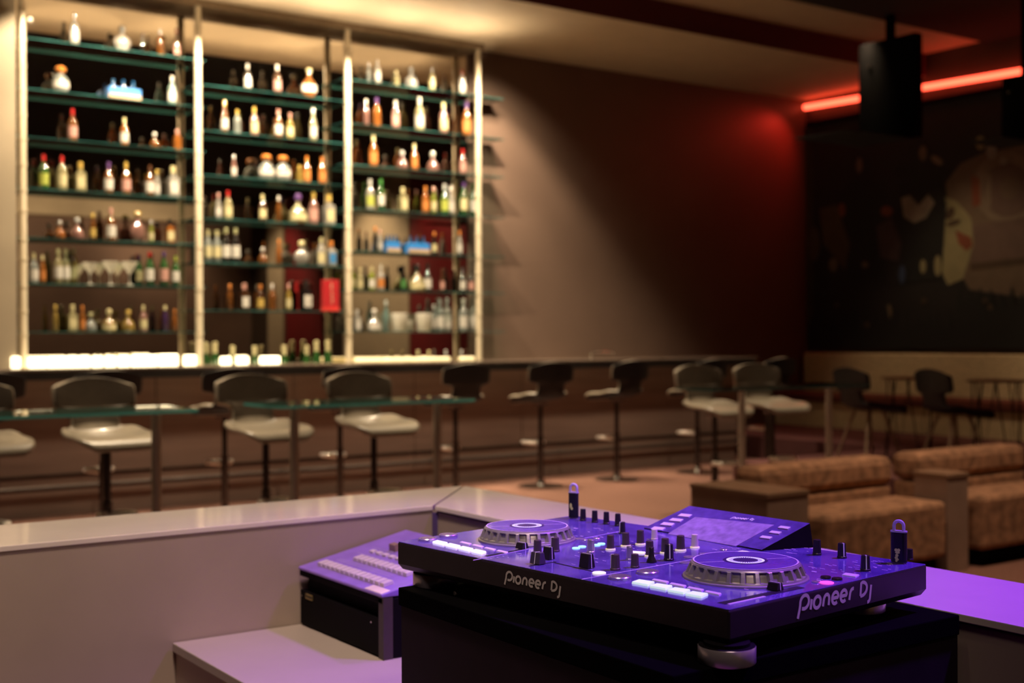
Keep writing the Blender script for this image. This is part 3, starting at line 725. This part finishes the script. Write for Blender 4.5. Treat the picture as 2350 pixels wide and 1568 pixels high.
# dusty faceplate
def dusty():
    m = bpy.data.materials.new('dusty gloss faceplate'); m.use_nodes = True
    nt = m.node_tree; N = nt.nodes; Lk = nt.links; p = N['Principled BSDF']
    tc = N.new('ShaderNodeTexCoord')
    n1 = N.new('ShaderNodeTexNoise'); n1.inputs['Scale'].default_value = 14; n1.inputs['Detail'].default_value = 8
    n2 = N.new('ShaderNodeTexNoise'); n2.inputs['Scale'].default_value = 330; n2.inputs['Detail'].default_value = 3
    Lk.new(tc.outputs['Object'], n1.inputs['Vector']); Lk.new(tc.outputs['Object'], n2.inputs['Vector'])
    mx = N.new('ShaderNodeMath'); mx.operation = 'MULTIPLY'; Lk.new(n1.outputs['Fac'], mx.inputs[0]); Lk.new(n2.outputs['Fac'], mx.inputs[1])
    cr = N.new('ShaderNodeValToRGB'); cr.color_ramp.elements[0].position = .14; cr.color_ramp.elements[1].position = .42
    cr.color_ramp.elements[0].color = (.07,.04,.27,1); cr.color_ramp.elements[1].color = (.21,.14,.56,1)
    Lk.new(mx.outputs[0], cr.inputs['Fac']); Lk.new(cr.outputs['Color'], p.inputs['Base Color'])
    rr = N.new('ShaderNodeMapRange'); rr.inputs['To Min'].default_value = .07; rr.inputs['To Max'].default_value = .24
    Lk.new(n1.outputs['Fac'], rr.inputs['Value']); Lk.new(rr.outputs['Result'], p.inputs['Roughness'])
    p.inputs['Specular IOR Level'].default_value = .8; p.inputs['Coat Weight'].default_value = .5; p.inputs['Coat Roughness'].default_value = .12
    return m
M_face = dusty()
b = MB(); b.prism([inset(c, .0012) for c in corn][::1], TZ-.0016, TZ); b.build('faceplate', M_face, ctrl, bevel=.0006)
# feet
M_foot = mat('silver foot', (.82,.72,.78), .28, .8, noise=.05)
def foot(px, py, r):
    c = cl(px, py, CB-.012)
    f_ = MB().lathe([(r*.97,0),(r,.0015),(r,BZ-.004),(r*.985,BZ-.0032)], 44, (c[0],c[1],0)).build('foot', M_foot, ctrl, smooth=True)
    MB().lathe([(r*.982,BZ-.0045),(r*.982,BZ-.0026),(r*.8,BZ-.0024),(r*.8,BZ+.002)], 40, (c[0],c[1],0)).build('black_foot_top', M_rack, f_)  # top face and neck of the foot, coloured black
foot(1668, 1496, .037); foot(998, 1325, .037)
c_ = corn[2]; fl = [(c_[0]-.07, c_[1]-.07), (corn[3][0]+.06, corn[3][1]-.06)]
for (x,y) in fl: MB().lathe([(.033,0),(.037,.003),(.037,BZ-.004),(.033,BZ+.002)], 32, (x,y,0)).build('foot', M_foot, ctrl, smooth=True)

# jog wheels
M_jog = mat('grey jog grip', (.42,.38,.38), .33, .55, noise=.06)
M_plat = mat('violet black platter', (.15,.09,.40), .24, noise=.12, ns=50, coat=.3)
M_lilac = mat('pale lilac print', (.72,.60,.75), .5, noise=.03)
M_disp = mat('white jog display', (.7,.7,.9), .4, em=(.75,.68,1.), es=.4)
def jog(wx, wy, sc):
    c = Lc([wx, wy, CT])
    def rf(r, z, a):
        if .008 < z < .0264:
            ph = (a/(2*PI)*26) % 1.0
            if .22 < ph < .78: return r - .0055
        return r
    prof = [(.0925,0),(.0925,.003),(.0895,.0045),(.0885,.0075),(.0880,.0085),(.0848,.018),(.0818,.0262),(.0812,.0268),(.0798,.0295),(.0770,.031),(.0745,.0305)]
    j = MB().lathe(prof, 208, rfun=rf).build('jog_wheel', M_jog, ctrl, loc=c)
    MB().lathe([(.0760,.0306),(.0760,.0316),(.073,.0318),(0,.0318)], 64).build('platter', M_plat, j, smooth=True)
    b = MB()
    for k in range(64):
        a0, a1 = 2*PI*k/64, 2*PI*(k+1)/64
        b.add([(r*math.cos(a), r*math.sin(a), .03205) for r, a in ((.0775,a0),(.0775,a1),(.0752,a1),(.0752,a0))], [(0,1,2,3)])
    b.build('rim_ring', M_lilac, j, fix=False)
    b = MB()
    for k in range(40):
        a0, a1 = 2*PI*(k+.18)/40, 2*PI*(k+.82)/40
        b.add([(r*math.cos(a), r*math.sin(a), .0325) for r, a in ((.0185,a0),(.0275,a0),(.0275,a1),(.0185,a1))], [(0,1,2,3)])
        b.add([(r*math.cos(a), r*math.sin(a), .0325) for r, a in ((.0245,2*PI*k/40),(.0282,2*PI*k/40),(.0282,2*PI*(k+1)/40),(.0245,2*PI*(k+1)/40))], [(0,1,2,3)])
    b.build('centre_display', M_disp, j, fix=False)
    MB().lathe([(.0330,.0319),(.0330,.0323),(0,.0323)],40).build('display_window', mat('dark violet window', (.06,.035,.14), .25), j)
    b = MB()
    a = math.radians(62); d = (math.cos(a), math.sin(a)); n = (-d[1]*.0009, d[0]*.0009)
    for s_ in (1,-1):
        b.add([(d[0]*r*s_+n[0]*q, d[1]*r*s_+n[1]*q, .0322) for r, q in ((.034,1),(.0750,1),(.0750,-1),(.034,-1))], [(0,1,2,3)])
    b.build('marker_line', M_lilac, j, fix=False)
    j.scale = (sc, sc, .74)
    return j
jog(1.238, 1.728, .90); jog(1.296, 1.272, .965)

# knobs (base px, top px, width px)
M_kblk = mat('black knob', (.018,.013,.016), .35, noise=.1)
M_kgry = mat('dark grey knob', (.075,.05,.055), .42, noise=.1)
M_kcrm = mat('cream knob', (.72,.62,.58), .4, noise=.05)
M_ksil = mat('silver knob', (.72,.66,.66), .3, .85, noise=.05)
M_wht = mat('white pointer', (.9,.88,.86), .4, noise=.02)
M_lit = mat('cream lit ring', (.85,.75,.55), .4, noise=.03, em=(1,.85,.55), es=.35)
def knob(px, by, ty, w, m, ring=False, line=None, cone=False):
    p = aZ(px, by - w*.12, CT); D = dot([p[0],p[1],p[2]-CZ], CF)
    r = w/2*D/FPX; h = (by-ty)*D/FPX*1.0
    c = Lc(p)
    if cone: prof = [(r,0),(r,.002),(r*.62,h*.35),(r*.48,h*.75),(r*.5,h*.97),(r*.36,h),(0,h)]
    else: prof = [(r*1.08,0),(r*1.08,h*.10),(r,h*.14),(r*.88,h*.97),(r*.8,h),(0,h)]
    rf = (lambda rr, z, a: rr*(1 - (.055 if (int(a/(2*PI)*32+.5) % 2) else 0)) if h*.13 < z < h*.975 else rr) if not cone else None
    k = MB().lathe(prof, 32, rfun=rf).build('knob', m, ctrl, loc=c)
    if cone: k.data.polygons.foreach_set('use_smooth', [True]*len(k.data.polygons))
    if ring: MB().lathe([(r*1.3,0),(r*1.3,h*.07),(r*1.12,h*.10)], 28).build('lit_ring', M_lit, k, smooth=True)
    if line is not None:
        a = line; d = (math.cos(a), math.sin(a)); n = (-d[1]*.0009, d[0]*.0009)
        b = MB(); q = lambda rr, s_, z: (d[0]*rr+n[0]*s_, d[1]*rr+n[1]*s_, z)
        b.hexa([q(r*1.0,-1,h*.12),q(r*1.04,-1,h*.12),q(r*1.04,1,h*.12),q(r*1.0,1,h*.12)], [q(r*.3,-1,h+.0005),q(r*.93,-1,h+.0005),q(r*.93,1,h+.0005),q(r*.3,1,h+.0005)])
        b.build('pointer_line', M_wht, k)
    return k
fa = math.atan2(*reversed([Lc([0,0,0])[0]-Lc(aZ(1500,1290,CT))[0], Lc([0,0,0])[1]-Lc(aZ(1500,1290,CT))[1]]))  # direction to the viewer side
for a in [(1233.7,1272,1242,19,M_kgry,0,None),(1274,1268.5,1236,20,M_kgry,0,fa-1.35),(1356,1271,1240.6,18,M_ksil,0,None),
          (1401,1264,1230.6,18,M_kgry,1,None),(1436,1256,1225,18,M_kgry,1,None),(1469.7,1252,1219.4,18,M_kgry,1,None),(1502,1240,1217,15,M_kcrm,0,None),
          (1412,1311,1275,22,M_kgry,0,fa-1.3),(1445,1288,1256,16,M_ksil,0,None),(1457,1305,1274,19,M_kgry,0,None),(1491,1279,1244,19,M_kgry,1,None),
          (1526.6,1272,1238,19,M_kgry,1,None),(1535,1289,1251.7,22,M_kblk,0,fa+.2),(1562,1266,1231.6,20,M_kgry,1,None),(1594.6,1259.5,1229,17,M_kcrm,1,None),
          (1428,1227,1200,15,M_kblk,0,fa-.9),(1338,1197,1170,14,M_kblk,0,None),(1365,1201,1174,14,M_kblk,0,None),(1391.6,1205,1177,14,M_kblk,0,None),(1418,1209,1181,14,M_kblk,0,None),
          (1875,1276,1241,19,M_kblk,0,None),(1932,1283.4,1249,20,M_kblk,0,fa+.35),(1986,1312.8,1277,22,M_kblk,0,fa+.05),(2088,1287,1262,15,M_kblk,0,None)]:
    knob(a[0],a[1],a[2],a[3],a[4],bool(a[5]),a[6])
knob(1495,1294,1258.5,24,M_kblk,False,None,True)
# faders
def fader(px, by, ty, w, dpt, m, name='fader', side=1):
    p = aZ(px, by-6, CT); D = dot([p[0],p[1],p[2]-CZ], CF); hw = w/2*D/FPX; h = (by-ty)*D/FPX*.92; c = Lc(p)
    b = MB(); dd = dpt/2
    b.hexa([(-hw,-dd,.001),(hw,-dd,.001),(hw,dd,.001),(-hw,dd,.001)], [(-hw*.9,-dd*.62,h),(hw*.9,-dd*.62,h),(hw*.9,dd*.62,h),(-hw*.9,dd*.62,h)])
    o = b.build(name, m, ctrl, loc=c, bevel=.0008)
    return o, hw, dd, h
M_fad = mat('slate fader cap', (.06,.045,.07), .4, noise=.08)
def fline_y(o, hw, dd, h):   # line across the top and down the front/back
    MB().box(-.0007,.0007,-dd*.63,dd*.63,h-.0002,h+.0004).add([(-.0007,-dd-.0003,.001),(.0007,-dd-.0003,.001),(.0007,-dd*.62-.0003,h+.0004),(-.0007,-dd*.62-.0003,h+.0004)],[(0,1,2,3)]).build('fader_line', M_wht, o, fix=False)
def fline_x(o, hw, dd, h):
    MB().box(-hw*.91,hw*.91,-.0007,.0007,h-.0002,h+.0004).add([(-hw-.0003,-.0007,.001),(-hw-.0003,.0007,.001),(-hw*.9-.0003,.0007,h+.0004),(-hw*.9-.0003,-.0007,h+.0004)],[(0,1,2,3)]).add([(hw+.0003,-.0007,.001),(hw+.0003,.0007,.001),(hw*.9+.0003,.0007,h+.0004),(hw*.9+.0003,-.0007,h+.0004)],[(3,2,1,0)]).build('fader_line', M_wht, o, fix=False)
o = fader(1234, 1301, 1271, 33, .014, M_fad); fline_y(*o)
o = fader(1259, 1290, 1259, 24, .013, M_kblk); fline_x(*o)
o = fader(1347, 1310, 1274, 30, .016, M_kblk); fline_x(*o)
o = fader(1198, 1266, 1250, 24, .016, M_kblk, 'pitch_fader'); fline_x(*o)
o = fader(1779, 1361, 1341, 30, .016, M_kblk, 'pitch_fader'); fline_x(*o)
M_slot = mat('fader slot', (.012,.008,.02), .5)
def strip(p0, p1, w, name, m, z=.0004, z1=None):
    a, c = cl(*p0), cl(*p1); d = (c[0]-a[0], c[1]-a[1]); L_ = math.hypot(*d); n = (-d[1]/L_*w/2, d[0]/L_*w/2)
    P = [(a[0]-n[0],a[1]-n[1]),(c[0]-n[0],c[1]-n[1]),(c[0]+n[0],c[1]+n[1]),(a[0]+n[0],a[1]+n[1])]
    return MB().prism(P, TZ-.0008, TZ+z).build(name, m, ctrl)
strip((1116,1277),(1196,1262), .008, 'fader_slot', M_slot)
strip((1655,1386),(1838,1348), .014, 'fader_slot', M_slot)
strip((1672,1388),(1755,1370), .004, 'fader_slot', M_lilac, .0008)
strip((1215,1300),(1275,1290), .004, 'fader_slot', M_slot); strip((1272,1292),(1360,1312), .004, 'fader_slot', M_slot)
# printed dividing lines
strip((1335,1330),(1705,1264), .0012, 'printed_line', M_lilac)
strip((1086,1286),(1225,1258), .0008, 'printed_line', M_lilac); strip((1330,1238),(1432,1218), .0008, 'printed_line', M_lilac)
# performance pads and buttons
M_pad = mat('lit pale green pad', (.6,.7,.66), .45, em=(.62,.80,.74), es=.75)
M_padw = mat('lit white pad', (.8,.8,.8), .45, em=(.85,.80,.95), es=.95)
def quad_btn(pts, h, name, m, parent=None):
    lo = [cl(x, y) for x, y in pts]; cx_ = sum(p[0] for p in lo)/4; cy_ = sum(p[1] for p in lo)/4
    hi = [(cx_+(p[0]-cx_)*.94, cy_+(p[1]-cy_)*.94, TZ+h) for p in lo]; lo = [(p[0],p[1],TZ-.0005) for p in lo]
    a2 = sum(lo[i][0]*lo[(i+1)%4][1]-lo[(i+1)%4][0]*lo[i][1] for i in range(4))
    if a2 < 0: lo, hi = lo[::-1], hi[::-1]
    return MB().hexa(lo, hi).build(name, m, ctrl, bevel=.0006)
for i in range(4):
    ox, oy = 41.0*i, 9.1*i
    quad_btn([(1449+ox,1339.5+oy),(1466+ox,1333.8+oy),(1503+ox,1339.2+oy),(1487+ox,1346.6+oy)], .003, 'pad', M_pad)
    quad_btn([(1495+ox*.98,1333.5+oy),(1500+ox*.98,1330.5+oy),(1536+ox*.98,1337.2+oy),(1530+ox*.98,1341+oy)], .002, 'button', M_lilac)
for i in range(4):
    ox, oy = 29.5*i, 6.9*i
    quad_btn([(992+ox,1246.5+oy),(1003+ox,1243.2+oy),(1028+ox,1248.8+oy),(1017+ox,1252.8+oy)], .003, 'pad', M_padw)
    quad_btn([(1054+ox*.95,1246+oy*.95),(1060+ox*.95,1244+oy*.95),(1083+ox*.95,1249+oy*.95),(1077+ox*.95,1252+oy*.95)], .0015, 'button', M_lilac)
def round_btn(px, py, r, h, name, m, sub=None):
    c = cl(px, py)
    o = MB().lathe([(r,-.0005),(r,h*.7),(r*.92,h),(0,h)], 32).build(name, m, ctrl, smooth=True, loc=(c[0],c[1],TZ))
    if sub: MB().lathe([(r*.72,h),(r*.72,h+.0004),(0,h+.0004)], 28).build('button_cap', sub, o)
    return o
M_rim = mat('mauve metal rim', (.55,.45,.6), .25, .7)
round_btn(1423,1328,.0165,.004,'transport_button',M_rim,M_ksil); round_btn(1487,1316,.0165,.004,'transport_button',M_rim,M_ksil)
round_btn(982,1240,.0165,.004,'transport_button',M_rim,M_ksil); round_btn(1029,1231,.0165,.004,'transport_button',M_rim,M_ksil)
M_creamlit = mat('cream lit button', (.9,.85,.75), .4, em=(1,.92,.75), es=.6)
round_btn(1375,1316.5,.010,.002,'round_button',M_creamlit)
M_cyan = mat('cyan lit button', (.3,.8,.85), .4, em=(.35,.85,.95), es=1.0)
for (x,y) in ((1322,1259),(1336,1255.5),(1369,1252),(1380,1249)): round_btn(x,y,.0065,.0015,'lit_button',M_cyan)
for (x,y,r) in ((1330,1238,.009),(1370,1237,.006),(1344,1241,.006),(1582,1280,.009),(1574,1293,.009),(1618,1273,.009),(1285,1247,.006),(1662,1263,.007)): round_btn(x,y,r,.0018,'round_button',M_rim)
quad_btn([(1440,1270),(1445,1266.5),(1482,1269),(1478,1272.5)], .002, 'button', M_creamlit)
quad_btn([(1931,1321),(1940,1316.5),(1973,1321),(1964,1326)], .0015, 'button', M_lilac)
M_mag = mat('magenta lit button', (.8,.1,.45), .4, em=(1,.08,.45), es=1.2)
round_btn(1897,1338,.010,.0012,'lit_button',M_mag)
round_btn(1895,1327.5,.0075,.003,'round_button',M_kblk); round_btn(1921,1331,.0075,.003,'round_button',M_kblk); round_btn(1872,1337,.006,.002,'round_button',M_rim)
round_btn(1707,1269.5,.010,.002,'round_button',M_creamlit)
# small printed legends
b = MB(); rnd = random.Random(3)
for (x0,x1,y0,y1,n) in ((1280,1420,1212,1236,20),(1400,1560,1238,1300,26),(1640,1700,1255,1262,6),(1800,1860,1258,1272,10),(1850,2000,1286,1318,26),(1990,2050,1282,1310,16),(1120,1200,1270,1285,6),(1300,1390,1262,1300,12),(1690,1760,1345,1366,6),(1840,1900,1325,1342,8)):
    for k in range(n):
        x, y = rnd.uniform(x0,x1), rnd.uniform(y0,y1); p = cl(x,y)
        w, d = rnd.uniform(.0015,.0055), rnd.uniform(.0005,.0011)
        b.add([(p[0]-w,p[1]-d,TZ+.0003),(p[0]+w,p[1]-d,TZ+.0003),(p[0]+w,p[1]+d,TZ+.0003),(p[0]-w,p[1]+d,TZ+.0003)], [(0,1,2,3)])
b.build('printed_legends', M_lilac, ctrl, fix=False)
# screen unit
FL, FR = aZ(1478,1214,CT), aZ(1748,1265,CT); BRb = aZ(1867,1256,CT); BRt = aX(1859,1201,BRb[0]); BLt = [BRt[0]-.006, 1.672, BRt[2]-.001]
BRt = [BRt[0], BRt[1], BRt[2]]
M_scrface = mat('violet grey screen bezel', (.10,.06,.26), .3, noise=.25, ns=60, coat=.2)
b = MB(); z = CT-.001
lo = [(FL[0],FL[1],z),(FR[0],FR[1],z),(BRb[0],BRb[1],z),(BLt[0],BLt[1],z)]; hi = [(FL[0],FL[1],z+.003),(FR[0],FR[1],z+.003),tuple(BRt),tuple(BLt)]
b.hexa(lo, hi)
b.v = [Lc(p) for p in b.v]
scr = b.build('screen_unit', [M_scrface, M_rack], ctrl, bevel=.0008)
for p in scr.data.polygons:
    if p.normal.z < .5: p.material_index = 1
e1 = [FR[i]-FL[i] for i in range(3)]; e2 = [BRt[0]-FR[0], BRt[1]-FR[1], BRt[2]-FR[2]-.002]
sn = cross(e1, e2); L = math.sqrt(dot(sn,sn)); sn = [v/L for v in sn]
if sn[2] < 0: sn = [-v for v in sn]
SP0 = [FR[0]+sn[0]*.0026, FR[1]+sn[1]*.0026, FR[2]+.002+sn[2]*.0006]
def spx(px, py, off=0.): 
    p = aP(px, py, SP0, sn); return [p[i]+sn[i]*off for i in range(3)]
def sbtn(pts, h, name, m):
    lo = [spx(x,y,-.001) for x,y in pts]; hi = [spx(x,y,h) for x,y in pts]
    b = MB().hexa(lo, hi); b.v = [Lc(p) for p in b.v]
    o = b.build(name, m, None, bevel=.0004); o.parent = scr; return o
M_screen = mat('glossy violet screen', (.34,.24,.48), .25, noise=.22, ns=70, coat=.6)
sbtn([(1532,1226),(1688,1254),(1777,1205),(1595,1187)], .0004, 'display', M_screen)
for (x,y) in ((1572,1184),(1552,1194.5),(1532,1204),(1510.5,1214)): sbtn([(x-17,y+1.5),(x+9,y+4.2),(x+17,y-1.3),(x-8,y-4)], .0015, 'button', M_lilac)
for (x,y) in ((1800,1211.5),(1779.5,1222.6),(1758,1234)): sbtn([(x-15,y+.8),(x+8,y+4),(x+15,y-.6),(x-8,y-3.6)], .0012, 'button', M_lilac)

# ---- lettering
def arc(cx, cy, rx, ry, a0, a1, n=14): return [(cx+rx*math.cos(math.radians(a0+(a1-a0)*k/n)), cy+ry*math.sin(math.radians(a0+(a1-a0)*k/n))) for k in range(n+1)]
LOGO = [
 [(-.05,-.42),(.10,.25)] + arc(.62,.62,.50,.46,190,-100,18) + [(.36,.20)],            # P
 [(1.38,0),(1.44,.70)],                                                               # i without dot
 arc(2.12,.40,.40,.40,0,360,22),                                                      # o
 [(2.84,0),(2.90,.46)] + arc(3.22,.42,.32,.36,165,10,8) + [(3.52,.0)],                # n
 [(3.98,.40),(4.62,.40)] + arc(4.28,.40,.38,.40,10,310,20),                           # e
 [(5.02,.40),(5.66,.40)] + arc(5.32,.40,.38,.40,10,310,20),                           # e
 [(6.06,0),(6.12,.44)] + arc(6.46,.40,.34,.36,170,75,6),                              # r
 [(7.46,.08),(7.46,1.02)] + arc(7.62,.56,.62,.48,90,-90,16) + [(7.46,.08)],           # D
 [(8.78,.72),(8.72,-.22)] + arc(8.44,-.22,.28,.26,0,-95,8),                           # j without dot
]
def logo_mb(org, ux, uy, nrm, s, slant=.12, w=.25, off=.0006):
    b = MB()
    for st_ in LOGO:
        pts = [(x + slant*y, y) for x, y in st_]; n = len(pts); vs = []
        for i, p in enumerate(pts):
            a = pts[max(0,i-1)]; c = pts[min(n-1,i+1)]
            dx, dy = c[0]-a[0], c[1]-a[1]; L_ = math.hypot(dx,dy) or 1; nx, ny = -dy/L_*w/2, dx/L_*w/2
            for q in ((p[0]+nx,p[1]+ny),(p[0]-nx,p[1]-ny)):
                vs.append([org[k] + s*q[0]*ux[k] + s*q[1]*uy[k] + off*nrm[k] for k in range(3)])
        b.add(vs, [(2*i,2*i+1,2*i+3,2*i+2) for i in range(n-1)])
    b.v = [Lc(p) for p in b.v]
    return b
M_logo = mat('silver grey logo print', (.60,.54,.52), .5, noise=.03)
def side_logo(q0, q1, pl, pr, label):
    ux = [q1[0]-q0[0], q1[1]-q0[1], 0]; L_ = math.hypot(ux[0],ux[1]); ux = [v/L_ for v in ux]; nrm = [ux[1], -ux[0], 0]
    a = aP(pl[0], pl[1], q0, nrm); c = aP(pr[0], pr[1], q0, nrm)
    s = ((c[0]-a[0])*ux[0] + (c[1]-a[1])*ux[1]) / 8.95
    z0 = (a[2]+c[2])/2
    o = logo_mb([a[0], a[1], z0], ux, [0,0,1], nrm, s).build('logo', M_logo, ctrl, fix=False); o['label'] = label
side_logo(QA, QB, (1160,1334), (1288,1361), 'silver maker name printed on the long front side')
side_logo(QB, QC, (1832,1403), (2000,1367), 'silver maker name printed on the short right side')
# small logo on the screen unit
a = spx(1678,1190.5); c = spx(1729,1194.8); ux = [c[i]-a[i] for i in range(3)]; L_ = math.sqrt(dot(ux,ux)); ux = [v/L_ for v in ux]; uy = cross(sn, ux)
o = logo_mb(a, ux, uy, sn, L_/8.95, w=.26).build('logo', mat('white logo print', (.85,.8,.9), .5), None, fix=False); o.parent = scr
# white cable edge on ledge and cable under the controller
cb = thing('flat_cable', 'pale flat cable curling out from under the left front of the controller', 'cable', (1.15, 1.72, BT))
pts = [aZ(x, y, BT+.004) for x, y in ((1046,1350),(1075,1346),(1102,1346),(1114,1350),(1100,1355),(1070,1359),(1042,1362))]
rel(MB().tube(pts, .0035, 8).build('cable_run', mat('pale grey cable', (.16,.13,.11), .6), smooth=True), cb)

# ---------------------------------------------------------------- USB sticks
M_usb = mat('black usb body', (.010,.008,.012), .4)
M_loop = mat('frosted lilac cap', (.62,.55,.78), .35, noise=.04, transl=.3)
M_lime = mat('yellow green print', (.62,.62,.22), .5, noise=.05)
def usb(px, by, ty, lt, w, label, marks):
    p = aZ(px, by-3, CT); D = dot([p[0],p[1],p[2]-CZ], CF); s = D/FPX
    h = (by-ty)*s; hw = w/2*s; lh = (ty-lt)*s
    t = thing('usb_stick', label, 'usb stick', (p[0], p[1], CT), CA + math.radians(16), 'usb sticks in the controller')
    d = hw*.48
    def rr(hw_, d_, z0, z1):
        P = []
        for sx_, a0 in ((1,-90),(-1,90)):
            for k in range(7):
                a = math.radians(a0 + k*30); P.append((sx_*(hw_-d_) + d_*math.cos(a), d_*math.sin(a)))
        return MB().prism(P, z0, z1)
    rr(hw, d, .0018, h).build('stick_body', M_usb, t)
    MB().box(-hw*.7,hw*.7,-d*.5,d*.5,0.0003,.0018).build('connector', M_chrome, t)
    rr(hw*1.05, d*1.05, h, h+.0022).build('end_cap', M_loop, t)
    ring = []
    R_ = lh*.43; 
    pts = [(-R_,0,h+.001)] + [(R_*math.cos(a)*-1, 0, h+.002+lh-R_-.002+R_*math.sin(a)) for a in [PI*k/12 for k in range(13)]] + [(R_,0,h+.001)]
    MB().tube(pts, R_*.34, 10, upv=[0,1,0]).build('key_loop', M_loop, t, smooth=True)
    b = MB()
    for (x, z, rx, rz_) in marks:
        n = 14
        b.add([(x*hw + rx*hw*math.cos(2*PI*k/n), -d-.0003, z*h + rz_*hw*math.sin(2*PI*k/n)) for k in range(n)], [tuple(range(n))])
    b.build('printed_mark', M_lime, t, fix=False)
usb(1316.5, 1193, 1134.6, 1114.5, 24.5, 'black usb stick with yellow green print, back left by four small knobs', [(-.32,.50,.26,.52),(-.12,.40,.28,.3)])
usb(2063, 1296, 1224.5, 1199, 37, 'larger black usb stick with gold print at the back right corner of the controller', [(-.22,.44,.2,.2),(.1,.44,.2,.2),(-.05,.36,.3,.14),(-.12,.27,.2,.2),(-.2,.19,.2,.18),(-.1,.14,.22,.16),(-.18,.09,.14,.12)])

# ---------------------------------------------------------------- lights
def aim(o, tgt):
    from mathutils import Vector
    o.rotation_euler = (Vector(tgt) - Vector(o.location)).to_track_quat('-Z', 'Y').to_euler()
def spot(loc, tgt, e, col, size=60, blend=.6, r=.05, name='downlight'):
    l = bpy.data.lights.new(name, 'SPOT'); l.energy = e; l.color = col; l.spot_size = math.radians(size); l.spot_blend = blend; l.shadow_soft_size = r
    o = bpy.data.objects.new(name, l); COL.objects.link(o); o.location = loc; aim(o, tgt); return o
def area(loc, tgt, e, col, sx, sy, name='soft_light'):
    l = bpy.data.lights.new(name, 'AREA'); l.energy = e; l.color = col; l.shape = 'RECTANGLE'; l.size = sx; l.size_y = sy
    o = bpy.data.objects.new(name, l); COL.objects.link(o); o.location = loc; aim(o, tgt); return o
WARM = (1, .79, .52)
for i in range(3):
    for f_ in (.27, .75):
        x = PX[i] + (PX[i+1]-PX[i])*f_
        spot((x, 10.05, 4.42), (x, 11.0, 2.6), 470, WARM, 100, .35, .022, 'shelf_spot')
spot((7.3, 10.35, 4.42), (7.45, 11.2, 2.7), 210, WARM, 105, 1., .05, 'wall_washer')
for k in range(6): spot((PX[0]+.4+.75*k, 10.45, 3.9), (PX[0]+.4+.75*k, 10.3, 4.6), 32, WARM, 140, 1., .03, 'cove_light')
for x in PX: spot((x-.25, 10.2, 3.7), (x, 11.0, 4.42), 14, WARM, 26, .8, .03, 'pole_fill')  # added fill spots that brighten the pole tops, no fittings there
for x in (1.3, 3.1, 4.9, 6.7, 8.5): spot((x, 9.15, 4.44), (x, 9.25, 0), 430, (1,.78,.52), 62, .6, .06, 'bar_downlight')
for x in (1.6, 3.3, 5.2, 7.2): spot((x, 7.35, 4.66), (x, 7.0, 0), 560, (1,.78,.52), 52, .6, .06, 'table_downlight')
for x in (4.2, 5.6, 7.0): spot((x, 3.55, 4.6), (x+.4, 4.6, .3), 215, (1,.67,.45), 62, .8, .2, 'lounge_downlight')
spot((10.6, 8.6, 4.5), (12.4, 8.6, .8), 260, (1,.74,.42), 60, .8, .2, 'banquette_light')
spot((10.6, 6.2, 4.5), (12.4, 6.4, .8), 240, (1,.74,.42), 60, .8, .2, 'banquette_light')
for x in (2.4, 4.6, 6.8, 9.0): spot((x, 7.9, 4.5), (x, 9.95, .55), 220, (1,.74,.50), 60, .8, .15, 'bar_front_light')
spot((.5, 1.55, 4.4), (.75, 2.85, .9), 470, (1,.76,.60), 62, .8, .2, 'booth_downlight')
spot((.3, -.6, 3.6), (.75, 2.6, .75), 95, (1,.72,.62), 60, .8, .25, 'booth_downlight')
spot((10.6, -.6, 4.5), (12.6, -.4, 2.2), 320, WARM, 90, .7, .2, 'panel_washer')
spot((10.9, 2.0, 4.5), (12.6, 2.0, 2.4), 120, WARM, 80, .7, .2, 'panel_washer')
spot((10.6, -4.6, 4.5), (12.6, -4.9, 2.2), 200, WARM, 80, .7, .2, 'panel_washer')
for x in (2, 6, 10): spot((x, -5.2, 4.5), (x, -7.0, 1.6), 170, WARM, 100, .9, .2, 'rear_wall_fill')  # added fill so the mirror shows a brown rear wall
for x in (7.2, 9.6): spot((x, -4.6, 4.0), (x+.3, -6.7, 4.4), 130, WARM, 100, .9, .15, 'bulkhead_fill')  # added fill to make the beige bulkhead show in the mirror
spot((2.7, .75, 3.6), (1.55, 1.25, 1.0), 700, (.30, .05, 1.0), 43, .8, .10, 'purple_spot')
spot((2.9, 1.9, 3.7), (1.44, 2.2, .9), 210, (.42, .07, 1.0), 28, .9, .10, 'purple_spot')
spot((12.42, 10.85, 4.30), (10.9, 11.3, 2.6), 30, (1, .035, .02), 110, 1., .04, 'red_glow')

w = bpy.data.worlds.new('World'); S.world = w; w.use_nodes = True
w.node_tree.nodes['Background'].inputs[0].default_value = (1, .62, .42, 1); w.node_tree.nodes['Background'].inputs[1].default_value = .022

# ---------------------------------------------------------------- camera
cd = bpy.data.cameras.new('camera'); co = bpy.data.objects.new('camera', cd); COL.objects.link(co)
from mathutils import Matrix
co.matrix_world = Matrix(((CR[0],CU[0],-CF[0],0),(CR[1],CU[1],-CF[1],0),(CR[2],CU[2],-CF[2],CZ),(0,0,0,1)))
cd.sensor_width = 36; cd.lens = FPX/2350*36; cd.clip_start = .05; cd.clip_end = 60
cd.dof.use_dof = True; cd.dof.focus_distance = 1.86; cd.dof.aperture_fstop = 4.2
S.camera = co
S.view_settings.view_transform = 'Standard'; S.view_settings.look = 'None'; S.view_settings.exposure = 0
try:
    S.cycles.max_bounces = 7; S.cycles.adaptive_threshold = .015; S.cycles.diffuse_bounces = 3; S.cycles.glossy_bounces = 4; S.cycles.transmission_bounces = 4; S.cycles.transparent_max_bounces = 24
    S.cycles.caustics_reflective = False; S.cycles.caustics_refractive = False; S.cycles.sample_clamp_indirect = 6
except Exception: pass
